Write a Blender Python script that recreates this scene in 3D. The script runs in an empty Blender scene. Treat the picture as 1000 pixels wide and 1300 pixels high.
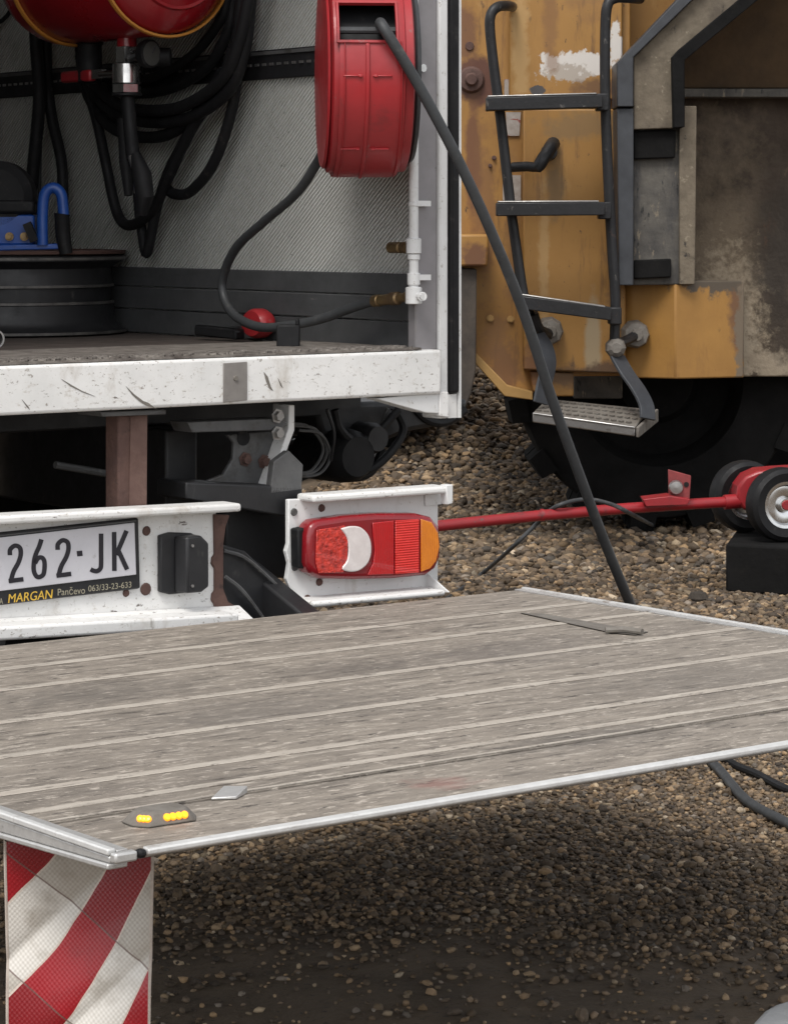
import bpy, bmesh, math, random
import numpy as np
from mathutils import Vector, Matrix, noise

random.seed(7); rng = np.random.default_rng(7)
scene = bpy.context.scene
C = scene.collection

# ------------------------------------------------------------------ camera, sky, sun, exposure
F = 3467.0                       # focal length in photograph pixels (1000 x 1300)
H = 1.30                         # eye height
A = math.atan2(F, 4500.0)        # camera heading relative to the truck's length
RIGHT = Vector((math.cos(A), -math.sin(A), 0)); FWD = Vector((math.sin(A), math.cos(A), 0)); UP = Vector((0, 0, 1))
CAM = -(RIGHT * ((85 - 500) / F * 5.37) + FWD * 5.37); CAM.z = H
cam = bpy.data.cameras.new('camera'); cam_o = bpy.data.objects.new('camera', cam); C.objects.link(cam_o)
cam_o.location = CAM; cam_o.rotation_euler = (math.pi / 2, 0, -A)
cam.sensor_fit = 'HORIZONTAL'; cam.sensor_width = 36; cam.lens = 36 * F / 1000
cam.shift_y = -0.370; cam.clip_start = 0.05; cam.clip_end = 2000
scene.camera = cam_o

SUN_EL, SUN_AZ = math.radians(56), math.radians(236)      # azimuth clockwise from +Y
world = bpy.data.worlds.new('World'); scene.world = world; world.use_nodes = True
wn = world.node_tree; wn.nodes.clear()
sky = wn.nodes.new('ShaderNodeTexSky'); sky.sky_type = 'NISHITA'; sky.sun_disc = False
sky.sun_elevation = SUN_EL; sky.sun_rotation = SUN_AZ; sky.dust_density = 1.5; sky.air_density = 1.0
hs = wn.nodes.new('ShaderNodeHueSaturation'); hs.inputs['Saturation'].default_value = 0.14
bgn = wn.nodes.new('ShaderNodeBackground'); bgn.inputs['Strength'].default_value = 0.115
wo = wn.nodes.new('ShaderNodeOutputWorld')
wn.links.new(sky.outputs[0], hs.inputs['Color']); wn.links.new(hs.outputs[0], bgn.inputs[0]); wn.links.new(bgn.outputs[0], wo.inputs[0])
sun = bpy.data.lights.new('sun', 'SUN'); sun.energy = 1.2; sun.angle = math.radians(22); sun.color = (1, 0.965, 0.91)
sun_o = bpy.data.objects.new('sun', sun); C.objects.link(sun_o); sun_o.location = (0, 0, 20)
sdir = Vector((math.sin(SUN_AZ) * math.cos(SUN_EL), math.cos(SUN_AZ) * math.cos(SUN_EL), math.sin(SUN_EL)))
sun_o.rotation_euler = sdir.to_track_quat('Z', 'Y').to_euler()
vs = scene.view_settings
scene.display_settings.display_device = 'sRGB'
vs.view_transform = 'Standard'; vs.look = 'None'; vs.gamma = 1.0; vs.use_curve_mapping = False
vs.exposure = 1.02
scene.render.engine = 'CYCLES'
scene.cycles.use_denoising = True
scene.cycles.max_bounces = 8; scene.cycles.diffuse_bounces = 4

# ------------------------------------------------------------------ layout helpers: where a line of sight meets a real plane
def ray(px, py): return RIGHT * ((px - 500) / F) + UP * (-(py - 280) / F) + FWD
def at(px, py, d): return CAM + ray(px, py) * d
def onX(px, py, x): r = ray(px, py); return CAM + r * ((x - CAM.x) / r.x)
def onY(px, py, y): r = ray(px, py); return CAM + r * ((y - CAM.y) / r.y)
def onZ(px, py, z): r = ray(px, py); return CAM + r * ((z - CAM.z) / r.z)

# ------------------------------------------------------------------ materials
def rgb(c): return (c[0], c[1], c[2], 1)
def mat(name, c1, c2=None, ns=6.0, rough=.6, metal=0.0, dirt=(), bump=None, coat=0.0, stretch=(1, 1, 1), rvar=.12,
        spec=.5, emit=None, detail=6, trans=0.0):
    """dirt: tuples (colour, threshold 0..1 (higher = less), noise scale, softness, stretch)"""
    m = bpy.data.materials.new(name); m.use_nodes = True
    nt = m.node_tree; N = nt.nodes; L = nt.links
    b = N['Principled BSDF']
    tc = N.new('ShaderNodeTexCoord')
    def mapped(st):
        mp = N.new('ShaderNodeMapping'); mp.inputs['Scale'].default_value = st
        L.new(tc.outputs['Object'], mp.inputs['Vector']); return mp.outputs[0]
    v = mapped(stretch)
    n1 = N.new('ShaderNodeTexNoise'); n1.inputs['Scale'].default_value = ns; n1.inputs['Detail'].default_value = detail
    n1.inputs['Roughness'].default_value = .65
    L.new(v, n1.inputs['Vector'])
    cr = N.new('ShaderNodeValToRGB'); cr.color_ramp.elements[0].position = .3; cr.color_ramp.elements[1].position = .7
    cr.color_ramp.elements[0].color = rgb(c2 or c1); cr.color_ramp.elements[1].color = rgb(c1)
    L.new(n1.outputs[0], cr.inputs[0]); col = cr.outputs[0]
    for k, (dc, th, sc, soft, st) in enumerate(dirt):
        nn = N.new('ShaderNodeTexNoise'); nn.inputs['Scale'].default_value = sc; nn.inputs['Detail'].default_value = 8
        nn.inputs['Roughness'].default_value = .7
        mp = N.new('ShaderNodeMapping'); mp.inputs['Scale'].default_value = st
        mp.inputs['Location'].default_value = (3.1 * k + 1.7, 2.3 * k, 5.7 * k)
        L.new(tc.outputs['Object'], mp.inputs['Vector']); L.new(mp.outputs[0], nn.inputs['Vector'])
        rp = N.new('ShaderNodeMapRange'); rp.inputs[1].default_value = th; rp.inputs[2].default_value = th + soft
        L.new(nn.outputs[0], rp.inputs[0])
        mx = N.new('ShaderNodeMix'); mx.data_type = 'RGBA'
        L.new(rp.outputs[0], mx.inputs[0]); L.new(col, mx.inputs[6]); mx.inputs[7].default_value = rgb(dc); col = mx.outputs[2]
    L.new(col, b.inputs['Base Color'])
    rr = N.new('ShaderNodeMapRange'); rr.inputs[1].default_value = .3; rr.inputs[2].default_value = .7
    rr.inputs[3].default_value = min(1, rough + rvar); rr.inputs[4].default_value = max(.02, rough - rvar)
    L.new(n1.outputs[0], rr.inputs[0]); L.new(rr.outputs[0], b.inputs['Roughness'])
    b.inputs['Metallic'].default_value = metal; b.inputs['Coat Weight'].default_value = coat
    b.inputs['Specular IOR Level'].default_value = spec; b.inputs['Transmission Weight'].default_value = trans
    if emit: b.inputs['Emission Color'].default_value = rgb(emit[0]); b.inputs['Emission Strength'].default_value = emit[1]
    if bump:
        nb = N.new('ShaderNodeTexNoise'); nb.inputs['Scale'].default_value = bump[0]; nb.inputs['Detail'].default_value = 5
        L.new(mapped(bump[2] if len(bump) > 2 else (1, 1, 1)), nb.inputs['Vector'])
        bp = N.new('ShaderNodeBump'); bp.inputs['Strength'].default_value = bump[1]; bp.inputs['Distance'].default_value = .004
        L.new(nb.outputs[0], bp.inputs['Height']); L.new(bp.outputs[0], b.inputs['Normal'])
    m['col'] = 1
    return m

I3 = (1, 1, 1)
M = {}
M['white'] = mat('white_paint', (.76, .75, .735), (.64, .635, .62), 9, .5, dirt=(
    ((.52, .49, .45), .57, 60, .12, (.7, 1, 1.3)), ((.36, .31, .25), .57, 6, .22, (1, 1, .6)), ((.12, .10, .085), .63, 42, .03, (.5, 1, 1.4)), ((.30, .27, .24), .60, 110, .05, (.7, 1, 1)),
    ((.06, .05, .045), .70, 22, .02, (.6, 1, 1)), ((.40, .38, .35), .63, 14, .06, (3, 3, .5))), bump=(60, .12))
M['white_clean'] = mat('white_paint_cleaner', (.71, .71, .705), (.61, .61, .605), 6, .45, dirt=(((.40, .38, .35), .59, 70, .08, I3), 
    ((.40, .37, .32), .60, 11, .25, (1, 1, .4)), ((.14, .12, .10), .70, 60, .03, I3)))
M['post'] = mat('aluminium_post_grey', (.27, .255, .265), (.21, .20, .205), 10, .45, metal=.2, dirt=(
    ((.07, .06, .06), .68, 45, .04, (1, 1, .7)), ((.28, .26, .25), .58, 12, .2, (1, 1, .3))))
M['rust'] = mat('brown_rusted_steel', (.115, .062, .048), (.075, .042, .036), 18, .85, dirt=(((.05, .03, .025), .58, 30, .1, I3),), bump=(90, .5))
M['black_metal'] = mat('black_painted_steel', (.016, .016, .018), (.009, .009, .010), 14, .5, dirt=(((.06, .057, .053), .62, 20, .15, (1, 1, .4)),), bump=(50, .15))
M['grey_metal'] = mat('dark_grey_painted_steel', (.10, .10, .10), (.06, .06, .062), 12, .55, dirt=(((.04, .036, .032), .52, 16, .15, I3), ((.17, .16, .15), .62, 24, .08, I3)), bump=(50, .3))
M['rubber'] = mat('black_rubber', (.012, .012, .013), (.008, .008, .009), 20, .6, spec=.25, dirt=(((.06, .055, .05), .6, 30, .2, I3),))
M['rubber_dusty'] = mat('dusty_black_rubber', (.040, .042, .045), (.026, .028, .030), 26, .6, dirt=(((.10, .095, .085), .58, 30, .25, I3),))
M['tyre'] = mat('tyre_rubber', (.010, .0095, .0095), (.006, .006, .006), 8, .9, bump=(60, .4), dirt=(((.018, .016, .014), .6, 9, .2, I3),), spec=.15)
M['steel'] = mat('worn_bare_steel', (.42, .41, .40), (.28, .27, .26), 30, .38, metal=.85, dirt=(((.10, .08, .06), .58, 30, .2, I3),))
M['chrome'] = mat('bright_plated_steel', (.72, .72, .72), (.58, .58, .58), 20, .22, metal=1.0)
M['brass'] = mat('tarnished_brass', (.30, .21, .10), (.15, .10, .06), 40, .45, metal=.8, dirt=(((.07, .05, .04), .55, 60, .2, I3),))
M['alu'] = mat('worn_aluminium_edge', (.62, .62, .61), (.42, .41, .40), 40, .42, metal=.55, dirt=(((.17, .15, .13), .60, 30, .1, (.4, 1, 1)),), bump=(70, .2))
M['alu_bright'] = mat('scuffed_bright_aluminium', (.66, .66, .65), (.50, .495, .485), 30, .45, metal=.25, dirt=(((.30, .27, .24), .58, 24, .12, (.4, 1, 1)), ((.14, .12, .10), .65, 60, .05, (.5, 1, 1))), bump=(70, .2))
M['red_reel'] = mat('faded_red_plastic', (.36, .022, .027), (.28, .015, .019), 9, .42, dirt=(
    ((.22, .12, .11), .62, 24, .06, (1, 1, .5)), ((.12, .02, .02), .56, 10, .2, I3), ((.05, .03, .03), .67, 50, .04, (1, 1, .4))), bump=(70, .08), coat=.08)
M['red_tank'] = mat('dark_red_enamel', (.30, .008, .014), (.24, .006, .011), 6, .3, dirt=(((.13, .01, .012), .60, 12, .2, I3),), coat=.3)
M['red_jack'] = mat('red_jack_paint', (.33, .016, .022), (.24, .012, .017), 10, .45, dirt=(((.09, .025, .025), .55, 18, .15, I3), ((.10, .08, .07), .64, 40, .05, I3)), coat=.1)
M['orange'] = mat('ochre_band', (.50, .22, .035), (.40, .16, .025), 14, .5)
M['blue'] = mat('blue_enamel', (.016, .085, .36), (.012, .06, .28), 10, .4, dirt=(((.02, .03, .07), .6, 20, .2, I3),), coat=.2)
M['yellow'] = mat('ochre_machine_paint', (.34, .175, .043), (.275, .138, .034), 2.2, .6, dirt=(
        ((.44, .26, .09), .60, 5, .2, (1, 1, .5)), ((.13, .072, .03), .63, 15, .10, (1.5, 1.5, .35)),
    ((.25, .12, .03), .52, 3.5, .25, (1, 1, .35)), ((.09, .05, .024), .64, 24, .05, (1, 1, .7)), ((.15, .075, .028), .58, 9, .12, (2, 2, .25)), ((.06, .038, .022), .66, 60, .04, I3)), bump=(30, .1))
M['yellow_dull'] = mat('faded_ochre_paint', (.42, .25, .085), (.33, .19, .06), 5, .6, dirt=(((.16, .09, .04), .58, 8, .2, (1, 1, .4)), ((.08, .05, .03), .67, 26, .06, I3)))
M['ladder'] = mat('worn_dark_ladder_steel', (.018, .018, .020), (.010, .010, .011), 14, .5, dirt=(((.13, .12, .11), .61, 30, .08, (1, 1, .6)), ((.07, .04, .028), .63, 15, .08, I3)), metal=.25, bump=(60, .2))
M['step'] = mat('muddy_step_steel', (.19, .175, .155), (.11, .095, .08), 22, .7, dirt=(((.06, .04, .03), .58, 24, .15, I3),), bump=(70, .4))
M['mudcol'] = mat('mud_caked_grey_steel', (.105, .095, .08), (.05, .047, .045), 9, .8, dirt=(
    ((.045, .043, .043), .54, 11, .12, (1, 1, .3)), ((.20, .165, .12), .60, 16, .06, (1.5, 1.5, .5)), ((.02, .02, .02), .60, 22, .05, (1.4, 1.4, .4))), bump=(40, .7))
M['mudtan'] = mat('dry_tan_mud', (.19, .155, .112), (.11, .09, .066), 12, .9, dirt=(((.07, .055, .045), .52, 4, .25, (1, 1, .5)), ((.03, .025, .022), .60, 20, .06, (1, 1, .6)), ((.25, .21, .155), .61, 30, .06, I3)), bump=(45, .8))
M['slate'] = mat('slate_grey_paint', (.050, .054, .062), (.026, .028, .033), 9, .5, dirt=(((.15, .135, .115), .63, 18, .10, (1, 1, .4)), ((.09, .05, .03), .68, 12, .06, I3)))
M['glass_white'] = mat('clear_lens', (.74, .68, .66), (.60, .54, .52), 40, .2, coat=.6)
M['lens_red'] = mat('red_lens', (.52, .008, .012), (.44, .006, .01), 18, .25, coat=.7, rvar=.05)
M['lens_bright'] = mat('bright_red_lens', (.72, .03, .022), (.60, .014, .012), 60, .25, coat=.7, rvar=.05)
M['lens_dark'] = mat('dark_red_lens_rim', (.24, .006, .012), (.19, .006, .01), 20, .3, coat=.5)
M['amber'] = mat('amber_lens', (.80, .25, .02), (.62, .17, .015), 20, .25, coat=.6, rvar=.05)
M['led'] = mat('lit_amber_led', (.9, .42, .02), None, 5, .3, emit=((1.0, .27, .01), .75))
M['plate'] = mat('plate_white', (.58, .57, .60), (.51, .50, .53), 16, .4, dirt=(((.38, .36, .36), .64, 40, .1, I3),))
M['ink'] = mat('plate_black_ink', (.012, .01, .016), None, 5, .5)
M['ink_yellow'] = mat('yellow_print', (.70, .45, .06), (.55, .34, .05), 60, .5)
M['ink_pale'] = mat('pale_print', (.40, .37, .28), (.28, .25, .18), 80, .5)
M['floor'] = mat('brown_worn_floor', (.085, .066, .056), (.05, .04, .035), 14, .75, dirt=(((.13, .115, .10), .60, 26, .1, (.6, 1, 1)),), bump=(60, .5))
M['tread'] = mat('worn_checker_plate', (.26, .235, .21), (.10, .085, .075), 26, .6, metal=.3, dirt=(((.035, .028, .025), .56, 40, .1, (.6, 1, 1)),), bump=(75, .9, (.5, 1, 1)))
M['kick'] = mat('scuffed_dark_board', (.066, .068, .070), (.045, .046, .048), 14, .7, dirt=(((.15, .145, .14), .66, 34, .05, (1, .4, 1)), ((.03, .03, .03), .58, 10, .2, (1, .3, 2))), bump=(50, .2, (1, .2, 1)))
M['concrete'] = mat('grey_concrete', (.30, .31, .32), (.22, .225, .235), 12, .8, bump=(60, .4))
M['sticker'] = mat('weathered_sticker', (.40, .36, .33), (.28, .24, .21), 40, .6, dirt=(((.25, .03, .02), .6, 14, .03, (.3, 1, 2)),))
M['mud_dark'] = None

def nodes_of(m): return m.node_tree.nodes, m.node_tree.links, m.node_tree.nodes['Principled BSDF']
# ribbed glass-fibre wall lining: fine diagonal weave
def wall_mat():
    m = mat('ribbed_grey_lining', (.68, .68, .65), (.56, .56, .535), 3, .5, dirt=(
        ((.29, .285, .265), .58, 4, .3, I3), ((.12, .115, .11), .655, 24, .05, (1, 1, 1)), ((.19, .185, .17), .62, 60, .06, (1, 1, 2))))
    N, L, b = nodes_of(m)
    tc = N.new('ShaderNodeTexCoord'); mp = N.new('ShaderNodeMapping'); mp.inputs['Rotation'].default_value = (math.radians(38), 0, 0)
    L.new(tc.outputs['Object'], mp.inputs['Vector'])
    w = N.new('ShaderNodeTexWave'); w.wave_type = 'BANDS'; w.bands_direction = 'Z'; w.inputs['Scale'].default_value = 36
    w.inputs['Distortion'].default_value = 1.2; w.inputs['Detail'].default_value = 2; w.inputs['Detail Scale'].default_value = .3
    L.new(mp.outputs[0], w.inputs['Vector'])
    bp = N.new('ShaderNodeBump'); bp.inputs['Strength'].default_value = 1.0; bp.inputs['Distance'].default_value = .004
    L.new(w.outputs['Fac'], bp.inputs['Height']); L.new(bp.outputs[0], b.inputs['Normal'])
    # darker colour in the grooves of the weave
    old = b.inputs['Base Color'].links[0].from_socket
    mr = N.new('ShaderNodeMapRange'); mr.inputs[1].default_value = .0; mr.inputs[2].default_value = .45; mr.inputs[3].default_value = .55; mr.inputs[4].default_value = 0
    L.new(w.outputs['Fac'], mr.inputs[0])
    mx = N.new('ShaderNodeMix'); mx.data_type = 'RGBA'; mx.inputs[7].default_value = (.20, .20, .18, 1)
    L.new(mr.outputs[0], mx.inputs[0]); L.new(old, mx.inputs[6]); L.new(mx.outputs[2], b.inputs['Base Color'])
    return m
M['wall'] = wall_mat()

def plank_mat():
    m = mat('grey_brown_lift_planks', (.28, .243, .203), (.15, .129, .107), 30, .72, stretch=(.3, 1, 1), detail=10, dirt=(
        ((.115, .098, .083), .50, 3.2, .3, (.3, 1, 1)), ((.40, .355, .305), .54, 46, .14, (.22, 1, 1)), ((.075, .063, .052), .555, 50, .10, (.16, 1, 1)),
        ((.43, .38, .325), .57, 85, .08, (.4, 1, 1)), ((.045, .038, .033), .595, 90, .06, (.25, 1, 1)), ((.36, .32, .275), .60, 190, .08, I3), ((.05, .043, .037), .61, 170, .08, I3),
        ((.02, .017, .015), .68, 24, .02, (.45, 1, 1))), bump=(70, 1.0, (.3, 1, 1)))
    return m
M['plank'] = plank_mat()
M['rib'] = mat('polished_plank_rib', (.50, .455, .395), (.35, .305, .26), 30, .6, metal=.1, stretch=(.3, 1, 1), dirt=(((.25, .22, .19), .50, 16, .2, (.3, 2, 1)), ((.19, .165, .14), .56, 60, .08, (.5, 1, 1))), bump=(160, .5))

def masked_yellow():
    """upper loader plate: ochre paint with a patch where the paint is scraped to pale primer, and rust blooms"""
    m = mat('ochre_paint_scraped', (.34, .175, .043), (.275, .138, .034), 2.2, .6, dirt=(
        ((.44, .26, .09), .60, 5, .2, (1, 1, .5)), ((.13, .072, .03), .63, 15, .10, (1.5, 1.5, .35)),
        ((.25, .12, .03), .52, 3.5, .25, (1, 1, .35)), ((.09, .05, .024), .64, 24, .05, (1, 1, .7)), ((.15, .075, .028), .58, 9, .12, (2, 2, .25)), ((.06, .038, .022), .66, 60, .04, I3)), bump=(30, .1))
    return m

def blob(m, centre, size, col, edge=.35, nscale=14, thr=.5, amp=1.0, op=1.0):
    """mix one shaped stain (object-space ellipse broken up by noise) over a material"""
    N, L, b = nodes_of(m)
    tc = N.new('ShaderNodeTexCoord'); mp = N.new('ShaderNodeMapping')
    mp.inputs['Location'].default_value = [-c / s for c, s in zip(centre, size)]; mp.inputs['Scale'].default_value = [1 / s for s in size]
    L.new(tc.outputs['Object'], mp.inputs['Vector'])
    ln = N.new('ShaderNodeVectorMath'); ln.operation = 'LENGTH'; L.new(mp.outputs[0], ln.inputs[0])
    nz = N.new('ShaderNodeTexNoise'); nz.inputs['Scale'].default_value = nscale; nz.inputs['Detail'].default_value = 7; nz.inputs['Roughness'].default_value = .65
    L.new(tc.outputs['Object'], nz.inputs['Vector'])
    ad = N.new('ShaderNodeMath'); ad.operation = 'MULTIPLY_ADD'; ad.inputs[1].default_value = 2.4 * amp; L.new(nz.outputs[0], ad.inputs[0]); L.new(ln.outputs['Value'], ad.inputs[2])
    mr = N.new('ShaderNodeMapRange'); mr.inputs[1].default_value = 1 + 1.2 * amp + edge / 2; mr.inputs[2].default_value = 1 + 1.2 * amp - edge / 2
    mr.inputs[1].default_value, mr.inputs[2].default_value = 1 + 1.2 * amp - edge / 2, 1 + 1.2 * amp + edge / 2
    mr.inputs[3].default_value = op; mr.inputs[4].default_value = 0
    L.new(ad.outputs[0], mr.inputs[0])
    old = b.inputs['Base Color'].links[0].from_socket
    mx = N.new('ShaderNodeMix'); mx.data_type = 'RGBA'; mx.inputs[7].default_value = rgb(col)
    L.new(mr.outputs[0], mx.inputs[0]); L.new(old, mx.inputs[6]); L.new(mx.outputs[2], b.inputs['Base Color'])

# ------------------------------------------------------------------ mesh helpers (world coordinates in, root-local coordinates stored)
WM = {}
def thing(name, label, cat, loc=(0, 0, 0), rotz=0, group=None):
    o = bpy.data.objects.new(name, None); C.objects.link(o)
    o.location = loc; o.rotation_euler = (0, 0, rotz); o.empty_display_size = .1
    o['label'] = label; o['category'] = cat
    if group: o['group'] = group
    WM[o.name] = Matrix.Translation(Vector(loc)) @ Matrix.Rotation(rotz, 4, 'Z')
    return o

def spline(pts, n=8):
    P = [Vector(p) for p in pts]; P = [P[0] * 2 - P[1]] + P + [P[-1] * 2 - P[-2]]
    out = []
    for i in range(1, len(P) - 2):
        a, b, c, d = P[i - 1:i + 3]
        for k in range(n):
            t = k / n
            out.append(.5 * ((2 * b) + (c - a) * t + (2 * a - 5 * b + 4 * c - d) * t * t + (3 * b - a - 3 * c + d) * t ** 3))
    out.append(P[-2]); return out

class MB:
    def __init__(s): s.v = []; s.f = []
    def add(s, vs, fs):
        o = len(s.v); s.v += [Vector(p) for p in vs]; s.f += [tuple(o + i for i in f) for f in fs]; return s
    def box(s, c, size, R=None):
        c = Vector(c); h = [x / 2 for x in size]; vs = []
        for x in (-1, 1):
            for y in (-1, 1):
                for z in (-1, 1):
                    p = Vector((x * h[0], y * h[1], z * h[2])); vs.append(c + (R @ p if R else p))
        return s.add(vs, [(0, 1, 3, 2), (4, 6, 7, 5), (0, 4, 5, 1), (2, 3, 7, 6), (0, 2, 6, 4), (1, 5, 7, 3)])
    def span(s, a, b): return s.box([(p + q) / 2 for p, q in zip(a, b)], [abs(q - p) for p, q in zip(a, b)])
    def prism(s, A_, B_):
        n = len(A_); return s.add(list(A_) + list(B_), [tuple(range(n)), tuple(range(2 * n - 1, n - 1, -1))] + [(i, (i + 1) % n, n + (i + 1) % n, n + i) for i in range(n)])
    def yp(s, px, y0, y1):       # outline seen on the plane Y=y0, given thickness along Y
        a = [onY(x, y, y0) for x, y in px]; return s.prism(a, [p + Vector((0, y1 - y0, 0)) for p in a])
    def xp(s, px, x0, x1):
        a = [onX(x, y, x0) for x, y in px]; return s.prism(a, [p + Vector((x1 - x0, 0, 0)) for p in a])
    def cp(s, px, d0, d1):       # outline facing the viewer's direction at distance d0, thickness along that direction
        a = [at(x, y, d0) for x, y in px]; return s.prism(a, [p + FWD * (d1 - d0) for p in a])
    def tube(s, pts, r, n=10):
        pts = [Vector(p) for p in pts]; m = len(pts); rs = r if isinstance(r, (list, tuple)) else [r] * m
        t0 = (pts[1] - pts[0]).normalized(); u = t0.orthogonal().normalized(); rings = []
        for i, p in enumerate(pts):
            t = (pts[min(i + 1, m - 1)] - pts[max(i - 1, 0)]).normalized()
            u = (u - t * u.dot(t)).normalized(); w = t.cross(u)
            rings.append([p + (u * math.cos(2 * math.pi * k / n) + w * math.sin(2 * math.pi * k / n)) * rs[i] for k in range(n)])
        vs = [q for rg in rings for q in rg]; fs = []
        for i in range(m - 1):
            for k in range(n): fs.append((i * n + k, i * n + (k + 1) % n, (i + 1) * n + (k + 1) % n, (i + 1) * n + k))
        fs += [tuple(range(n)), tuple((m - 1) * n + k for k in reversed(range(n)))]
        return s.add(vs, fs)
    def lathe(s, prof, org, axis, n=40, closed=False, arc=None):
        axis = Vector(axis).normalized(); u = axis.orthogonal().normalized(); w = axis.cross(u); org = Vector(org); vs = []
        for r, h in prof:
            for k in range(n):
                a = 2 * math.pi * k / n; vs.append(org + axis * h + (u * math.cos(a) + w * math.sin(a)) * max(r, 1e-4))
        fs = []; m = len(prof)
        for i in range(m if closed else m - 1):
            j = (i + 1) % m
            for k in range(n): fs.append((i * n + k, i * n + (k + 1) % n, j * n + (k + 1) % n, j * n + k))
        if not closed: fs += [tuple(range(n)), tuple((m - 1) * n + k for k in reversed(range(n)))]
        return s.add(vs, fs)
    def bar(s, a, b, w, h, side=None):   # rectangular bar from a to b
        a, b = Vector(a), Vector(b); t = (b - a).normalized(); sd = Vector(side or UP); sd = (sd - t * sd.dot(t)).normalized(); q = t.cross(sd)
        r = [q * (w / 2) * i + sd * (h / 2) * j for i, j in ((-1, -1), (1, -1), (1, 1), (-1, 1))]
        return s.prism([a + x for x in r], [b + x for x in r])
    def build(s, name, m, parent=None, bevel=0.0, smooth=False, seg=2, label=None, ang=35):
        me = bpy.data.meshes.new(name); o = bpy.data.objects.new(name, me); C.objects.link(o)
        W = Matrix.Identity(4)
        if parent is not None: o.parent = parent; W = WM[parent.name]
        WM[o.name] = W; Wi = W.inverted()
        me.from_pydata([Wi @ p for p in s.v], [], s.f)
        bm = bmesh.new(); bm.from_mesh(me); bmesh.ops.recalc_face_normals(bm, faces=bm.faces); bm.to_mesh(me); bm.free()
        me.materials.append(M[m] if isinstance(m, str) else m)
        if smooth: me.shade_smooth(); me.set_sharp_from_angle(angle=math.radians(ang))
        if bevel:
            md = o.modifiers.new('bevel', 'BEVEL'); md.width = bevel; md.segments = seg; md.limit_method = 'ANGLE'; md.angle_limit = math.radians(40)
            if not smooth: me.shade_smooth(); me.set_sharp_from_angle(angle=math.radians(30))
        if label: o['label'] = label
        return o

def single(mb, name, m, label, cat, loc, rotz=0, group=None, **kw):
    """a thing that is one mesh: its origin sits at its base"""
    o = mb.build(name, m, None, **kw); W = Matrix.Translation(Vector(loc)) @ Matrix.Rotation(rotz, 4, 'Z')
    o.data.transform(W.inverted()); o.matrix_world = W; WM[o.name] = W
    o['label'] = label; o['category'] = cat
    if group: o['group'] = group
    return o

def circle_px(cx, cy, rx, ry, n=16, a0=0): return [(cx + rx * math.cos(2 * math.pi * k / n + a0), cy + ry * math.sin(2 * math.pi * k / n + a0)) for k in range(n)]

# ------------------------------------------------------------------ ground and gravel
def fbm(x, y, s): return noise.noise(Vector((x * s, y * s, 3.3)))
gm = mat('brown_gravelly_dirt', (.145, .105, .068), (.078, .056, .036), 5, .95, detail=10, dirt=(
    ((.22, .18, .135), .64, 110, .05, I3), ((.15, .118, .085), .60, 40, .1, I3), ((.04, .031, .023), .57, 9, .2, I3), ((.035, .027, .02), .58, 70, .08, I3)), bump=(70, 1.0))
g = MB(); n = 60; S = 400
cs = np.sign(np.linspace(-1, 1, n + 1)) * np.abs(np.linspace(-1, 1, n + 1)) ** 3 * S
vv = [(x, y, 0.0) for y in cs for x in cs]
g.add(vv, [(j * (n + 1) + i, j * (n + 1) + i + 1, (j + 1) * (n + 1) + i + 1, (j + 1) * (n + 1) + i) for j in range(n) for i in range(n)])
go = g.build('ground', gm); go['kind'] = 'structure'

def sstep(t): t = min(1, max(0, t)); return t * t * (3 - 2 * t)
def mound_h(p):
    q = Vector((p[0], p[1], 0)) - Vector((CAM.x, CAM.y, 0)); d_, u_ = q.dot(FWD), q.dot(RIGHT)
    return 1.05 * sstep((d_ - 12.1) / 5.0) * sstep((u_ + .55) / .6) * sstep((5 - u_) / 2) * sstep((24 - d_) / 5) + .02 * fbm(p[0], p[1], 1.3) * sstep((d_ - 12) / 1.5)
mg = MB(); nd, nu = 50, 40
for j in range(nd + 1):
    for i in range(nu + 1):
        p = Vector((CAM.x, CAM.y, 0)) + FWD * (11.8 + 12.6 * j / nd) + RIGHT * (-.8 + 6.2 * i / nu); p.z = mound_h(p) - .006; mg.v.append(p)
mg.f = [(j * (nu + 1) + i, j * (nu + 1) + i + 1, (j + 1) * (nu + 1) + i + 1, (j + 1) * (nu + 1) + i) for j in range(nd) for i in range(nu)]
mo_ = mg.build('gravel_mound', gm, smooth=True, ang=180); mo_['kind'] = 'structure'

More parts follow.
